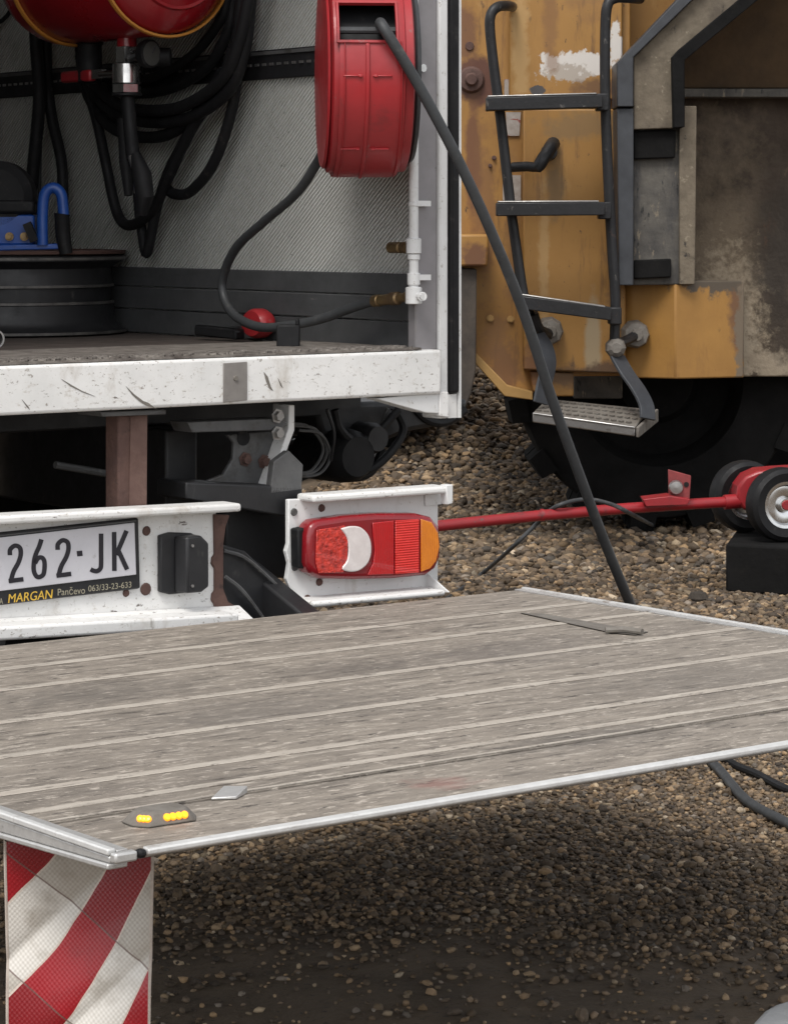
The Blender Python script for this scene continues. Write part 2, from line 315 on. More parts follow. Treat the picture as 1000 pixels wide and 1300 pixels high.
def ico(sub):
    bm = bmesh.new(); bmesh.ops.create_icosphere(bm, subdivisions=sub, radius=1.0)
    v = np.array([p.co[:] for p in bm.verts], dtype=np.float32); f = np.array([[q.index for q in p.verts] for p in bm.faces], dtype=np.int32); bm.free(); return v, f
def gravel():
    bases = {}
    for sub in (1, 2):
        v, f = ico(sub); bases[sub] = []
        for k in range(8):
            d = np.array([1 + .5 * noise.noise(Vector(p.tolist()) * 1.1 + Vector((k * 7.1, 2, 5))) + .10 * noise.noise(Vector(p.tolist()) * 3 + Vector((k, 9, 1))) for p in v])
            bases[sub].append(v * d[:, None])
        bases[(sub, 'f')] = f
    pts = []
    R2 = np.array(RIGHT[:2]); F2 = np.array(FWD[:2]); c2 = np.array(CAM[:2])
    def scatter(d0, d1, count, lat, rmin, rmax, sub, keep):
        d = d0 + (d1 - d0) * rng.random(count) ; 
        u = (rng.random(count) * 2 - 1)
        for i in range(count):
            lo, hi = lat(d[i]); l = lo + (hi - lo) * (u[i] * .5 + .5)
            p = c2 + R2 * l + F2 * d[i]
            if rng.random() > keep(p, d[i], l): continue
            r = rmin + (rmax - rmin) * rng.random() ** 2.6
            pts.append((p[0], p[1], r, sub))
    def k_near(p, d, l):
        a = min(1, max(0, (d - 4.70) / .6 + .4 * fbm(p[0], p[1], 3.0) + .35 * max(0, l)))
        return .12 + .88 * a
    scatter(3.6, 6.9, 62000, lambda d: (-1.05, 1.3), .0034, .0088, 1, k_near)
    scatter(4.3, 6.9, 700, lambda d: (-1.0, 1.25), .008, .013, 2, k_near)
    scatter(6.9, 10.2, 23000, lambda d: (-.6, .16 * d + .15), .008, .018, 1, lambda p, d, l: 1)
    scatter(10.2, 13, 6000, lambda d: (-.6, .9), .011, .023, 1, lambda p, d, l: 1)
    scatter(12.4, 17.5, 11000, lambda d: (-.3, .085 * d), .012, .026, 1, lambda p, d, l: 1)
    scatter(10.2, 13.5, 4000, lambda d: (.75, 2.2), .012, .024, 1, lambda p, d, l: 1)
    scatter(2.0, 24, 9000, lambda d: (-6, 6), .010, .026, 1, lambda p, d, l: 0 if d < 10.4 and abs(l) < 1.5 else 1)
    V = []; Fc = []; COL = []; off = 0
    pal = np.array([(.20, .145, .092), (.155, .118, .082), (.25, .19, .125), (.11, .085, .062), (.30, .245, .175), (.17, .15, .13), (.088, .07, .055), (.26, .185, .11), (.38, .33, .26)])
    w = np.array([.2, .2, .12, .17, .055, .08, .1, .06, .015]); w = w / w.sum()
    ci = rng.choice(len(pal), len(pts), p=w)
    for i, (x, y, r, sub) in enumerate(pts):
        b = bases[sub][i % 8]; f = bases[(sub, 'f')]
        a = rng.random() * 6.283; ca, sa = math.cos(a), math.sin(a)
        sx, sy, sz = r * (1 + .5 * rng.random()), r * (.75 + .3 * rng.random()), r * (.58 + .34 * rng.random())
        q = b * np.array([sx, sy, sz], dtype=np.float32)
        tl = (rng.random() - .5) * .7; ct, st = math.cos(tl), math.sin(tl)
        q = np.stack([q[:, 0] * ct + q[:, 2] * st, q[:, 1], -q[:, 0] * st + q[:, 2] * ct], 1)
        q = np.stack([q[:, 0] * ca - q[:, 1] * sa + x, q[:, 0] * sa + q[:, 1] * ca + y, q[:, 2] + sz * (.25 + .75 * rng.random()) + mound_h((x, y))], 1)
        V.append(q); Fc.append(f + off); off += len(q)
        COL.append(np.tile(np.append(pal[ci[i]] * np.array([1.0, .93, .85]) * (.42 + 1.2 * rng.random() ** 1.5), 1.0), (len(q), 1)))
    V = np.concatenate(V).astype(np.float32); Fc = np.concatenate(Fc).astype(np.int32); COL = np.concatenate(COL).astype(np.float32)
    me = bpy.data.meshes.new('gravel'); me.vertices.add(len(V)); me.vertices.foreach_set('co', V.ravel())
    me.loops.add(Fc.size); me.loops.foreach_set('vertex_index', Fc.ravel())
    me.polygons.add(len(Fc)); me.polygons.foreach_set('loop_start', np.arange(0, Fc.size, 3, dtype=np.int32))
    at_ = me.color_attributes.new('stone', 'FLOAT_COLOR', 'POINT'); at_.data.foreach_set('color', COL.ravel())
    me.update(calc_edges=True); me.shade_smooth(); me.polygons.foreach_set('use_smooth', np.repeat(rng.random(len(Fc) // 20 + 1) > .45, 20)[:len(Fc)])
    m = bpy.data.materials.new('gravel_stone'); m.use_nodes = True; N, L, b = nodes_of(m)
    va = N.new('ShaderNodeVertexColor'); va.layer_name = 'stone'
    tc = N.new('ShaderNodeTexCoord'); nz = N.new('ShaderNodeTexNoise'); nz.inputs['Scale'].default_value = 160; nz.inputs['Detail'].default_value = 4
    L.new(tc.outputs['Object'], nz.inputs['Vector'])
    mx = N.new('ShaderNodeMix'); mx.data_type = 'RGBA'; mx.blend_type = 'MULTIPLY'; mx.inputs[0].default_value = .55
    L.new(va.outputs[0], mx.inputs[6]); L.new(nz.outputs[0], mx.inputs[7])
    g2 = N.new('ShaderNodeHueSaturation'); g2.inputs['Value'].default_value = 1.25; g2.inputs['Saturation'].default_value = 1.0; L.new(mx.outputs[2], g2.inputs['Color'])
    L.new(g2.outputs[0], b.inputs['Base Color']); b.inputs['Roughness'].default_value = .8
    me.materials.append(m)
    o = bpy.data.objects.new('gravel', me); C.objects.link(o); o['kind'] = 'stuff'
    o['label'] = 'loose brown and tan gravel covering the ground'; o['category'] = 'gravel'
    return len(Fc)
print('gravel tris', gravel())

# ------------------------------------------------------------------ service truck
FZ = 1.017                       # load floor height
XR, XI = .9926, .93              # outer and inner face of the right wall
BL = 4.2                         # body length
truck = thing('service_truck', 'white box-bodied service truck seen from behind with its rear open', 'truck', (0, 2.0, 0))
B = lambda: MB()
B().span((XI, .062, FZ + .13), (XR, BL, 3.0)).span((XI - .0015, .0305, FZ + .168), (XI, .10, 3.0)).build('side_wall', 'wall', truck, label='right side wall with ribbed grey lining inside')
B().span((-XR, .062, FZ - .06), (-XI, BL, 3.0)).build('side_wall', 'wall', truck)
B().span((-XI, BL - .05, FZ), (XI, BL, 2.99)).build('front_wall', 'wall', truck)
B().span((-XR, .0, 3.002), (XR, BL, 3.05)).build('roof', 'white_clean', truck)
B().span((-.868, .0, 2.86), (.868, .06, 3.0)).build('header', 'white_clean', truck, bevel=.005)
B().span((-XI + .002, .10, FZ - .06), (XI - .002, BL - .052, FZ)).build('load_floor', 'floor', truck)
# outer skin of the right wall below the lining and the kick boards inside
B().span((XI + .004, .064, FZ - .06), (XR - .002, BL, FZ + .128)).build('wall_skirt', 'white_clean', truck)
kz = [FZ + .002, FZ + .062, FZ + .118, FZ + .168]
for i in range(3):
    B().span((XI - .018 - .003 * (i % 2), .075, kz[i] + .001), (XI - .002, BL - .06, kz[i + 1] - .0015)).build('kick_board', 'kick', truck, bevel=.002)
# cargo track across the lining
tz0, tz1 = onX(390, 97, XI).z, onX(390, 59, XI).z
tr = B().span((XI - .012, .08, tz0), (XI - .001, BL - .06, tz1)).build('cargo_track', 'black_metal', truck, bevel=.003)
B().span((XI - .016, .08, tz1 - .012), (XI - .0125, BL - .06, tz1 - .004)).build('track_lip', 'grey_metal', tr)
zc = (tz0 + tz1) / 2
d = B()
for k in range(60): d.span((XI - .0155, .12 + k * .03, zc - .003), (XI - .0125, .12 + k * .03 + .014, zc + .003))
d.build('track_slots', 'steel', tr)['kind'] = 'stuff'
# rear posts: inner grey face, white edge, black seal, thin white outer edge
def post(sx):
    zb, zt = onY(583, 530, 0).z, 3.0
    p = B().span((sx * .872, .003, FZ + .002), (sx * .932, .030, zt)).build('rear_post', 'post', truck, bevel=.003)
    B().span((sx * .934, -.004, zb), (sx * .958, .060, zt)).build('post_edge', 'white_clean', p, bevel=.004)
    B().span((sx * .960, -.012, zb + .055), (sx * .984, .058, zt)).build('rubber_seal', 'rubber', p, bevel=.006)
    B().span((sx * .986, -.006, zb), (sx * .9926, .060, zt)).build('outer_edge', 'white_clean', p)
    B().span((sx * .960, .0, zb), (sx * .984, .050, zb + .052)).build('post_foot', 'white', p)
    if sx > 0:
        for (x, y, r) in ((534, 86, .009), (534, 118, .007)):
            q = onY(x, y, .003); B().lathe([(0, -.010), (r, -.010), (r * 1.05, 0)], q, (0, 1, 0), 8).build('bolt', 'chrome', p)
post(1); post(-1)
# white sill beam
sz1 = FZ + .004; sz0 = FZ - .092
xe = onY(561, 470, -.03).x
sill = B().span((-xe, -.03, sz0), (xe, .055, sz1)).build('sill', 'white', truck, bevel=.007, seg=3)
B().yp([(284, 461), (314, 459), (314, 508), (284, 511)], -.0335, -.0305).build('patch_plate', mat('bare_grey_patch', (.22, .205, .19), (.16, .145, .135), 20, .6, dirt=(((.10, .08, .07), .6, 30, .1, I3),)), sill, bevel=.001)
q = onY(299, 480, -.0335); B().lathe([(0, -.003), (.005, -.003), (.006, 0)], q, (0, 1, 0), 10).build('rivet', 'step', sill)
for pts in ([(78, 481), (90, 488), (104, 496), (121, 503), (106, 498), (90, 490)], [(160, 490), (170, 500), (182, 509), (188, 511), (199, 519), (186, 515), (178, 510), (168, 501)],
            [(28, 507), (36, 516), (38, 520), (34, 516)], [(335, 472), (340, 478), (344, 491), (347, 496), (342, 493), (338, 484)], [(353, 480), (357, 487), (359, 492), (356, 489)]):
    B().yp(pts, -.0312, -.0302).build('scratch', 'step', sill)
# checker plate strip on the floor edge, with raised studs
tp = B().span((-xe + .003, -.026, sz1 + .001), (.866, .42, sz1 + .006)).build('tread_plate', 'tread', truck)
st = B()
for i in range(150):
    for j in range(7):
        x, y = -.72 + i * .0105 + (j % 2) * .005, -.018 + j * .012
        if random.random() < .18: continue
        a = math.radians(45 if (i + j) % 2 else -45); Rz = Matrix.Rotation(a, 3, 'Z')
        st.box((x, y, sz1 + .0075), (.013, .003, .004), Rz)
so = st.build('tread_studs', 'tread', tp); so['kind'] = 'stuff'
# wedge-shaped bracket under the sill's right end and the skirt flange
B().yp([(478, 506), (557, 498), (557, 525), (540, 524)], -.02, .03).build('sill_bracket', 'white_clean', truck, bevel=.002)
B().yp([(558, 498), (569, 497), (570, 530), (558, 528)], -.022, .03).build('sill_end', 'white', truck, bevel=.002)

# chassis, axle, wheels, underbody
for sx in (-1, 1):
    B().span((sx * .36, .20, .66), (sx * .44, BL, .86)).build('chassis_rail', 'black_metal', truck, bevel=.006)
for k, y in enumerate((.30, 1.0, 1.8, 2.6, 3.4)):
    B().span((-.95, y, .862), (.95, y + .07, FZ - .062)).build('cross_member', 'black_metal', truck, bevel=.004)
B().tube([(-.85, 1.25, .40), (.85, 1.25, .40)], .06, 16).build('axle', 'black_metal', truck, smooth=True)
B().lathe([(.02, -.16), (.12, -.13), (.16, -.04), (.16, .04), (.12, .13), (.02, .16)], (0.05, 1.25, .40), (1, 0, 0), 24).build('differential', 'black_metal', truck, smooth=True)
def road_wheel(x, y):
    t = B().lathe([(.22, -.10), (.33, -.11), (.385, -.09), (.40, -.05), (.40, .05), (.385, .09), (.33, .11), (.22, .10)], (x, y, .40), (1, 0, 0), 44, closed=True).build('road_wheel', 'tyre', truck, smooth=True)
    B().lathe([(.0, -.02), (.20, -.02), (.222, -.09), (.222, .09), (.20, .02), (0, .02)], (x, y, .40), (1, 0, 0), 32).build('rim', 'grey_metal', t, smooth=True)
for x in (-.80, -.56, .56, .80): road_wheel(x, 1.25)
B().span((-.34, .9, .50), (.34, .93, .86)).build('added_dark_plate', 'black_metal', truck, bevel=.004)  # unseen plate added to keep the underbody dark
B().span((-.90, .55, .60), (-.50, 1.0, .84)).build('added_dark_box', 'black_metal', truck, bevel=.01)  # made-up box that closes the view through, so the underside stays dark
for sx in (-1, 1):
    B().prism([Vector((sx * .46, .72, .5)), Vector((sx * .92, .72, .5)), Vector((sx * .92, .72, .84)), Vector((sx * .46, .72, .84))],
              [Vector((sx * .46, .735, .5)), Vector((sx * .92, .735, .5)), Vector((sx * .92, .735, .84)), Vector((sx * .46, .735, .84))]).build('mud_flap', 'rubber', truck)
# thin pipe and fasteners seen in the dark under the floor
B().tube([onY(70, 590, .25), onY(152, 604, .25)], .008, 8).build('air_line', 'grey_metal', truck, smooth=True)
# rusty upright with its top plate
up = B().yp([(150, 527), (187, 525), (186, 680), (150, 684)], .02, .07).build('support_post', 'rust', truck, bevel=.004)
B().yp([(166, 528), (187, 527), (186, 660), (164, 662)], .017, .0195).build('post_face', mat('rust_face', (.145, .085, .068), (.10, .056, .046), 20, .8, bump=(80, .4)), up)
B().yp([(128, 523), (211, 520), (211, 526), (130, 529)], -.005, .09).build('top_plate', 'grey_metal', up, bevel=.002)
# lift bracket under the floor
br = B().yp([(288, 552), (362, 545), (356, 575), (344, 602), (337, 622), (258, 612), (284, 602), (296, 582), (297, 562)], .10, .112).build('lift_bracket', 'grey_metal', truck, bevel=.003)
B().yp([(238, 536), (356, 531), (366, 538), (354, 546), (244, 549)], .05, .12).build('bracket_shelf', 'grey_metal', br, bevel=.002)
B().yp([(367, 514), (374, 514), (374, 546), (346, 620), (340, 620), (366, 545)], .06, .12).build('bracket_flange', 'white_clean', br, bevel=.002)
B().yp([(348, 586), (367, 572), (385, 590), (383, 622), (343, 627)], .03, .05).build('gusset', 'grey_metal', br, bevel=.002)
B().yp([(236, 612), (384, 618), (386, 652), (362, 656), (236, 634)], .03, .14).build('hinge_beam', 'black_metal', br, bevel=.004)
for x, y in ((311, 583), (335, 586), (352, 528), (352, 550)):
    q = onY(x, y, .045 if y in (528, 550) else .099)
    B().lathe([(0, -.012), (.010, -.012), (.011, -.002), (.016, -.002), (.016, 0)], q, (0, 1, 0), 6).build('bolt', 'rust' if y > 560 else 'steel', br)
q = onY(309, 556, .099); B().lathe([(0, -.001), (.016, -.001), (.016, 0)], q, (0, 1, 0), 20).build('hole', 'rubber', br)
for k, (dx, dy) in enumerate(((0, 0), (7, 6), (-8, -3))):
    pts = [onY(372 + dx, 540 + dy, .2), onY(400 + dx, 545 + dy, .2), onY(415 + dx * .6, 572 + dy, .22), onY(402 + dx * .6, 597 + dy * .6, .22), onY(378, 602 + dy * .4, .2), onY(360, 596, .2)]
    B().tube(spline(pts, 8), .0035, 6).build('cable_loop', 'grey_metal', br, smooth=True)
B().tube(spline([onY(415, 520, .2), onY(424, 550, .2), onY(420, 585, .22)], 6), .004, 6).build('cable_loop', 'black_metal', br, smooth=True)
B().tube(spline([onY(492, 518, .25), onY(484, 540, .26), onY(488, 566, .26)], 6), .0035, 6).build('cable_loop', 'grey_metal', br, smooth=True)
# dark pump, valve block and hoses tucked under the floor's right end
hu = B().yp([(398, 512), (596, 506), (588, 536), (556, 541), (520, 548), (492, 560), (470, 552), (440, 560), (410, 556)], .30, .52).build('hydraulic_unit', 'black_metal', truck, bevel=.012)
q = onY(438, 578, .28); B().lathe([(0, -.05), (.045, -.05), (.058, -.03), (.062, 0), (.062, .12), (0, .14)], q, (0, 1, 0), 20).build('pump', 'rubber', hu, smooth=True)
q = onY(470, 556, .26); B().lathe([(0, -.03), (.028, -.03), (.036, -.01), (.036, .1), (0, .1)], q, (0, 1, 0), 14).build('valve', 'black_metal', hu, smooth=True)
for k_, pts_ in enumerate(([(425, 520), (432, 545), (452, 560), (480, 548), (505, 520)], [(500, 516), (512, 545), (495, 575), (470, 596), (440, 604)], [(520, 512), (540, 532), (565, 536), (590, 520)], [(400, 560), (412, 592), (440, 606), (470, 600), (486, 570)])):
    B().tube(spline([onY(x, y, .24 + .03 * k_) for x, y in pts_], 7), .010, 8).build('hydraulic_hose', 'rubber', hu, smooth=True)
B().yp([(404, 560), (478, 562), (484, 588), (470, 606), (430, 612), (400, 606)], .42, .55).build('reservoir', 'black_metal', hu, bevel=.015)
# black lift mechanism between the bumper halves
lm = B().yp([(286, 628), (372, 634), (372, 735), (286, 730)], .12, .24).build('lift_housing', 'black_metal', truck, bevel=.006)
B().yp([(280, 690), (312, 700), (352, 738), (394, 778), (394, 800), (280, 800)], .01, .05).build('lift_arm', 'black_metal', lm, bevel=.004)
B().tube(spline([onY(284, 699, .0), onY(312, 709, .0), onY(350, 742, .0), onY(390, 780, .0)], 6), .004, 6).build('arm_edge', 'grey_metal', lm, smooth=True)
B().tube(spline([onY(286, 732, -.01), onY(308, 750, -.01), onY(338, 790, -.01)], 6), .004, 6).build('arm_edge', 'grey_metal', lm, smooth=True)

# centre bumper: rolled beam with lips, rusty cut end
def extend(a, b, x):   # point on the line a-b at given X
    return a + (b - a) * ((x - a.x) / (b.x - a.x))
XL = -.41
def beam(pa, pb, y0, y1, h, xl, name, m, parent, bevel=.006):
    a, b = onY(*pa, y0), onY(*pb, y0); a = extend(a, b, xl) if xl is not None else a
    up_ = Vector((0, 0, -h)); bk = Vector((0, y1 - y0, 0))
    return B().prism([a, a + up_, a + up_ + bk, a + bk], [b, b + up_, b + up_ + bk, b + bk]).build(name, m, parent, bevel=bevel, seg=3)
bump_w = B()
a0, b0 = onY(0, 664, 0), onY(274, 650, 0); a1, b1 = onY(0, 800, 0), onY(274, 783, 0)
a0 = extend(a0, b0, XL); a1 = extend(a1, b1, XL)
bump_w.prism([a0, b0, b1, a1], [p + Vector((0, .012, 0)) for p in (a0, b0, b1, a1)])
bumper = bump_w.build('bumper', 'white', truck)
beam((0, 655), (307, 639), -.055, .010, .017, XL, 'top_flange', 'white', bumper)
beam((0, 796), (304, 779), -.085, .010, .027, XL, 'bottom_flange', 'white', bumper)
a, b = onY(0, 786, -.01), onY(304, 769, -.01); a = extend(a, b, XL)   # sloping root of the bottom flange
B().prism([a, a + Vector((0, .008, 0)), a + Vector((0, .008, -.035)), a + Vector((0, -.065, -.028))], [b, b + Vector((0, .008, 0)), b + Vector((0, .008, -.035)), b + Vector((0, -.065, -.028))]).build('flange_root', 'white', bumper)
B().yp([(272, 653), (292, 654), (287, 668), (284, 690), (284, 748), (290, 764), (310, 776), (306, 784), (272, 783), (273, 768), (269, 762), (270, 754), (273, 750), (273, 722), (269, 716), (270, 708), (273, 704)], -.006, .008).build('cut_end', 'rust', bumper, bevel=.002)
for x, y, r in ((186, 674, .010), (185, 748, .013), (160, 753, .008)):
    q = onY(x, y, -.001); B().lathe([(0, -.003), (r * .8, -.003), (r, 0)], q, (0, 1, 0), 12).build('rust_spot', 'rust', bumper)
# plate lamp: black faceted box
lp = B().yp([(204, 680), (217, 676), (244, 677), (256, 686), (256, 744), (246, 752), (216, 755), (204, 752)], -.014, .0)
lamp = lp.build('plate_lamp', 'black_metal', truck, bevel=.003)
a = [onY(x, y, -.015) for x, y in ((221, 681), (245, 678), (255, 688), (255, 743), (246, 750), (221, 752))]
b = [p + Vector((0, -.03, 0)) for p in a]; b[0] += Vector((.012, 0, 0)); b[5] += Vector((.012, 0, 0)); B().prism(a, b).build('lamp_cover', 'black_metal', lamp, bevel=.004)
for x, y in ((244, 693), (244, 744)):
    q = onY(x, y, -.046); B().lathe([(0, -.003), (.003, -.003), (.0035, 0)], q, (0, 1, 0), 8).build('screw', 'steel', lamp)

# number plate
PZ = 1 / 5.263                   # the plate was measured on a view enlarged 5.263 times
def pz(x, y): return (x * PZ, 640 + y * PZ)
def extend_poly(tl, tr, br_, bl, xl, y): 
    T0, T1, B1, B0 = [onY(*p, y) for p in (tl, tr, br_, bl)]
    return [extend(T0, T1, xl), T1, B1, extend(B0, B1, xl)]
XPL = -.36
def slab(px, y0, y1, name, m, parent, bevel=.0):
    a = extend_poly(*px, XPL, y0); return B().prism(a, [p + Vector((0, y1 - y0, 0)) for p in a]).build(name, m, parent, bevel=bevel)
plate = slab((pz(0, 190), pz(928, 92), pz(940, 565), pz(0, 678)), -.012, -.001, 'number_plate', 'black_metal', truck, .004)
slab((pz(0, 224), pz(900, 124), pz(912, 472), pz(0, 582)), -.0155, -.0125, 'plate_face', 'plate', plate, .003)
slab((pz(0, 208), pz(908, 108), pz(909, 116), pz(0, 216)), -.0150, -.0125, 'frame_bead', 'grey_metal', plate)
def stroke(mb, pts, w, y, closed=False):
    """flat ribbon along plate-pixel points"""
    P = [Vector((p[0], p[1], 0)) for p in pts]; n = len(P); Lf, Rt = [], []
    for i in range(n):
        if closed: t = P[(i + 1) % n] - P[i - 1]
        else: t = P[min(i + 1, n - 1)] - P[max(i - 1, 0)]
        t.normalize(); nn = Vector((-t.y, t.x, 0)) * (w / 2)
        Lf.append(P[i] + nn); Rt.append(P[i] - nn)
    rng_ = range(n if closed else n - 1)
    for i in rng_:
        j = (i + 1) % n
        a = [onY(*pz(p.x, p.y), y) for p in (Lf[i], Lf[j], Rt[j], Rt[i])]; mb.prism(a, [p + Vector((0, .0006, 0)) for p in a])
def sp2(pts, n=6): return [(p.x, p.y) for p in spline([(x, y, 0) for x, y in pts], n)]
YT = -.0163
def glyph(strokes, m='ink', w=30):
    mb = MB()
    for k, (pts, closed) in enumerate(strokes): stroke(mb, pts, w, YT - .0002 * k, closed)
    mb.build('plate_character', m, plate)
def two(x, y):  # x,y: top left of the figure's box (100 x 265)
    sl = -10
    c = sp2([(x + 12, y + 80), (x + 14, y + 42), (x + 45, y + 16), (x + 78, y + 30), (x + 84, y + 75), (x + 68, y + 130), (x + 36, y + 190), (x + 17, y + 256)])
    glyph([(c, False), ([(x + 4, y + 253), (x + 102, y + 240)], False)])
two(55, 262); two(374, 226)
glyph([(sp2([(278, 236), (262, 285), (240, 335), (228, 385), (226, 440), (240, 478), (262, 488), (290, 470), (298, 425), (296, 380), (280, 358), (255, 362), (234, 395)]), False)])
glyph([([(515, 332), (551, 328)], False)], w=36)
glyph([(sp2([(676, 197), (676, 300), (676, 400), (670, 432), (648, 448), (622, 444), (606, 436)]), False)])
glyph([([(763, 186), (765, 447)], False), ([(846, 178), (777, 340)], False), ([(785, 296), (850, 437)], False)])
def text_px(body, tl, tr, h_px, m, y, parent, name, shear=0):
    cu = bpy.data.curves.new(name, 'FONT'); cu.body = body; cu.extrude = 0; cu.shear = shear; cu.fill_mode = 'FRONT'
    to = bpy.data.objects.new(name, cu); C.objects.link(to)
    dg = bpy.context.evaluated_depsgraph_get(); me = bpy.data.meshes.new_from_object(to.evaluated_get(dg)); bpy.data.objects.remove(to); bpy.data.curves.remove(cu)
    xs = [v.co.x for v in me.vertices]; ys = [v.co.y for v in me.vertices]; x0, x1, y0, y1 = min(xs), max(xs), min(ys), max(ys)
    for v in me.vertices:
        u = (v.co.x - x0) / (x1 - x0); w = (y1 - v.co.y) / (y1 - y0)
        p = onY(tl[0] + (tr[0] - tl[0]) * u, tl[1] + (tr[1] - tl[1]) * u + h_px * w, y)
        v.co = WM[parent.name].inverted() @ p
    me.materials.append(M[m]); o = bpy.data.objects.new(name, me); C.objects.link(o); o.parent = parent; WM[o.name] = WM[parent.name]; return o
text_px('A', pz(-4, 630), pz(20, 627), 40 * PZ, 'ink_pale', -.0128, plate, 'plate_lettering')
for dy in (0, .00015):
    text_px('MARGAN', pz(54 + dy * 9000, 602), pz(352 + dy * 9000, 570), 60 * PZ, 'ink_yellow', -.0128 - dy, plate, 'plate_lettering', .12)
text_px('Pan\u010devo', pz(386, 562), pz(568, 548), 50 * PZ, 'ink_pale', -.0128, plate, 'plate_lettering')
text_px('063/33-23-633', pz(590, 545), pz(878, 517), 40 * PZ, 'ink_pale', -.0128, plate, 'plate_lettering')

# right bumper half with the tail lamp
rb = B().yp([(366, 634), (556, 627), (556, 746), (372, 769), (366, 762), (369, 748), (364, 735), (367, 715), (363, 700), (366, 690)], .0, .012).build('bumper', 'white_clean', truck, bevel=.002)
beam((398, 629), (572, 617), -.05, .012, .016, None, 'top_flange', 'white', rb)
beam((398, 764), (566, 749), -.075, .012, .013, None, 'bottom_flange', 'white', rb)
B().yp([(540, 622), (560, 621), (560, 640), (540, 642)], -.006, -.001).build('stiffener', 'white_clean', rb)
B().yp([(566, 616), (575, 615), (575, 639), (568, 641)], -.052, -.03).build('end_plate', 'white_clean', rb, bevel=.002)
a = onY(541, 727, -.004); b = onY(569, 752, -.076)
B().prism([a, b, onY(541, 752, -.004)], [p + Vector((.004, 0, 0)) for p in (a, b, onY(541, 752, -.004))]).build('end_gusset', 'white_clean', rb)
for x, y, mm in ((373, 650, 'grey_metal'), (408, 645, 'rust'), (374, 720, 'grey_metal'), (405, 739, 'rust'), (390, 760, 'rust')):
    q = onY(x, y, -.0005); B().lathe([(0, -.004), (.007, -.004), (.0085, 0)], q, (0, 1, 0), 10).build('bolt', mm, rb)
B().yp([(378, 672), (391, 669), (392, 722), (379, 722)], -.03, -.001).build('lamp_bracket', 'rubber', rb, bevel=.004)
def lens_ribs(m, scale, direction, dist=.0016):
    N, L, b = nodes_of(m); tc = N.new('ShaderNodeTexCoord'); w = N.new('ShaderNodeTexWave'); w.bands_direction = direction; w.inputs['Scale'].default_value = scale
    L.new(tc.outputs['Object'], w.inputs['Vector']); bp = N.new('ShaderNodeBump'); bp.inputs['Strength'].default_value = .45; bp.inputs['Distance'].default_value = dist
    L.new(w.outputs['Fac'], bp.inputs['Height']); L.new(bp.outputs[0], b.inputs['Normal'])
    old = b.inputs['Base Color'].links[0].from_socket; mx = N.new('ShaderNodeMix'); mx.data_type = 'RGBA'; mx.blend_type = 'MULTIPLY'; mx.inputs[0].default_value = .12
    L.new(old, mx.inputs[6]); L.new(w.outputs['Color'], mx.inputs[7]); L.new(mx.outputs[2], b.inputs['Base Color'])
lens_ribs(M['lens_red'], 55, 'X'); lens_ribs(M['lens_bright'], 60, 'Z'); lens_ribs(M['amber'], 60, 'X'); 
def rounded(px_pts): return sp2(px_pts, 5)
tl = B().yp([(391, 680), (394, 667), (402, 661), (440, 655), (480, 652), (530, 652), (548, 656), (558, 668), (561, 690), (560, 708), (554, 722), (542, 731), (500, 735), (450, 736), (408, 735), (395, 728), (390, 715)], -.05, -.002).build('tail_lamp', 'lens_dark', truck, bevel=.012, seg=4, smooth=True)
yl = -.0535
B().yp([(402, 673), (438, 667), (442, 680), (441, 712), (436, 727), (405, 728), (401, 715)], yl, -.051).build('reflector', mat('broken_red_reflector', (.75, .05, .03), (.22, .008, .008), 90, .22, coat=.7, bump=(120, 1.0)), tl, bevel=.004)
cres = [(433, 671), (446, 668), (459, 670), (469, 681), (472, 698), (468, 714), (457, 724), (444, 726), (435, 722), (441, 712), (443, 698), (441, 683)]
B().yp(rounded(cres + cres[:1])[:-1], yl - .0025, -.051).build('clear_lens', 'glass_white', tl, bevel=.004)
B().yp([(473, 664), (500, 661), (500, 729), (467, 730), (474, 715), (476, 698), (474, 680)], yl, -.051).build('brake_lens', 'lens_red', tl, bevel=.005)
B().yp([(502, 661), (532, 659), (532, 727), (502, 729)], yl, -.051).build('brake_lens', 'lens_bright', tl, bevel=.005)
B().yp([(534.5, 659), (548, 663), (556, 676), (558, 694), (554, 712), (546, 722), (534.5, 726)], yl, -.051).build('turn_lens', 'amber', tl, bevel=.006)
# ------------------------------------------------------------------ tail lift platform
PZT = H - .785
NL = onZ(145, 1087, PZT); FR = onZ(680, 750, PZT)
x0p, x1p, y0p, y1p = NL.x, FR.x, NL.y, FR.y + .035
print('platform', x0p, x1p, y0p, y1p, 'front check', onZ(1000, 955, PZT), onZ(0, 1035, PZT), onZ(1000, 805, PZT))
lift = thing('tail_lift', 'worn grey-brown plank tail lift platform lowered flat behind the truck', 'tail lift', (x0p, y1p, PZT - .06))
def dloc(px, py): return onZ(px, py, PZT) - Vector((x0p, y1p, PZT - .06))
for px_s, py_s, sz_s, cs_ in ((760, 936, (.16, .05, .3), (.07, .062, .056)), (560, 995, (.035, .03, .3), (.20, .07, .06)), (330, 905, (.20, .10, .3), (.10, .088, .078)),
                       (120, 880, (.18, .08, .3), (.085, .075, .066)), (640, 830, (.16, .09, .3), (.115, .10, .09)), (440, 850, (.1, .06, .3), (.07, .06, .053)), (900, 860, (.22, .10, .3), (.12, .105, .09))):
    blob(M['plank'], dloc(px_s, py_s), sz_s, cs_, 1.4, 30, amp=1.7, op=.5)
ys = [y0p + .012] + [onZ(250, y, PZT).y for y in (1017, 973, 928, 886, 847, 822)] + [y1p]
ys = sorted(ys)
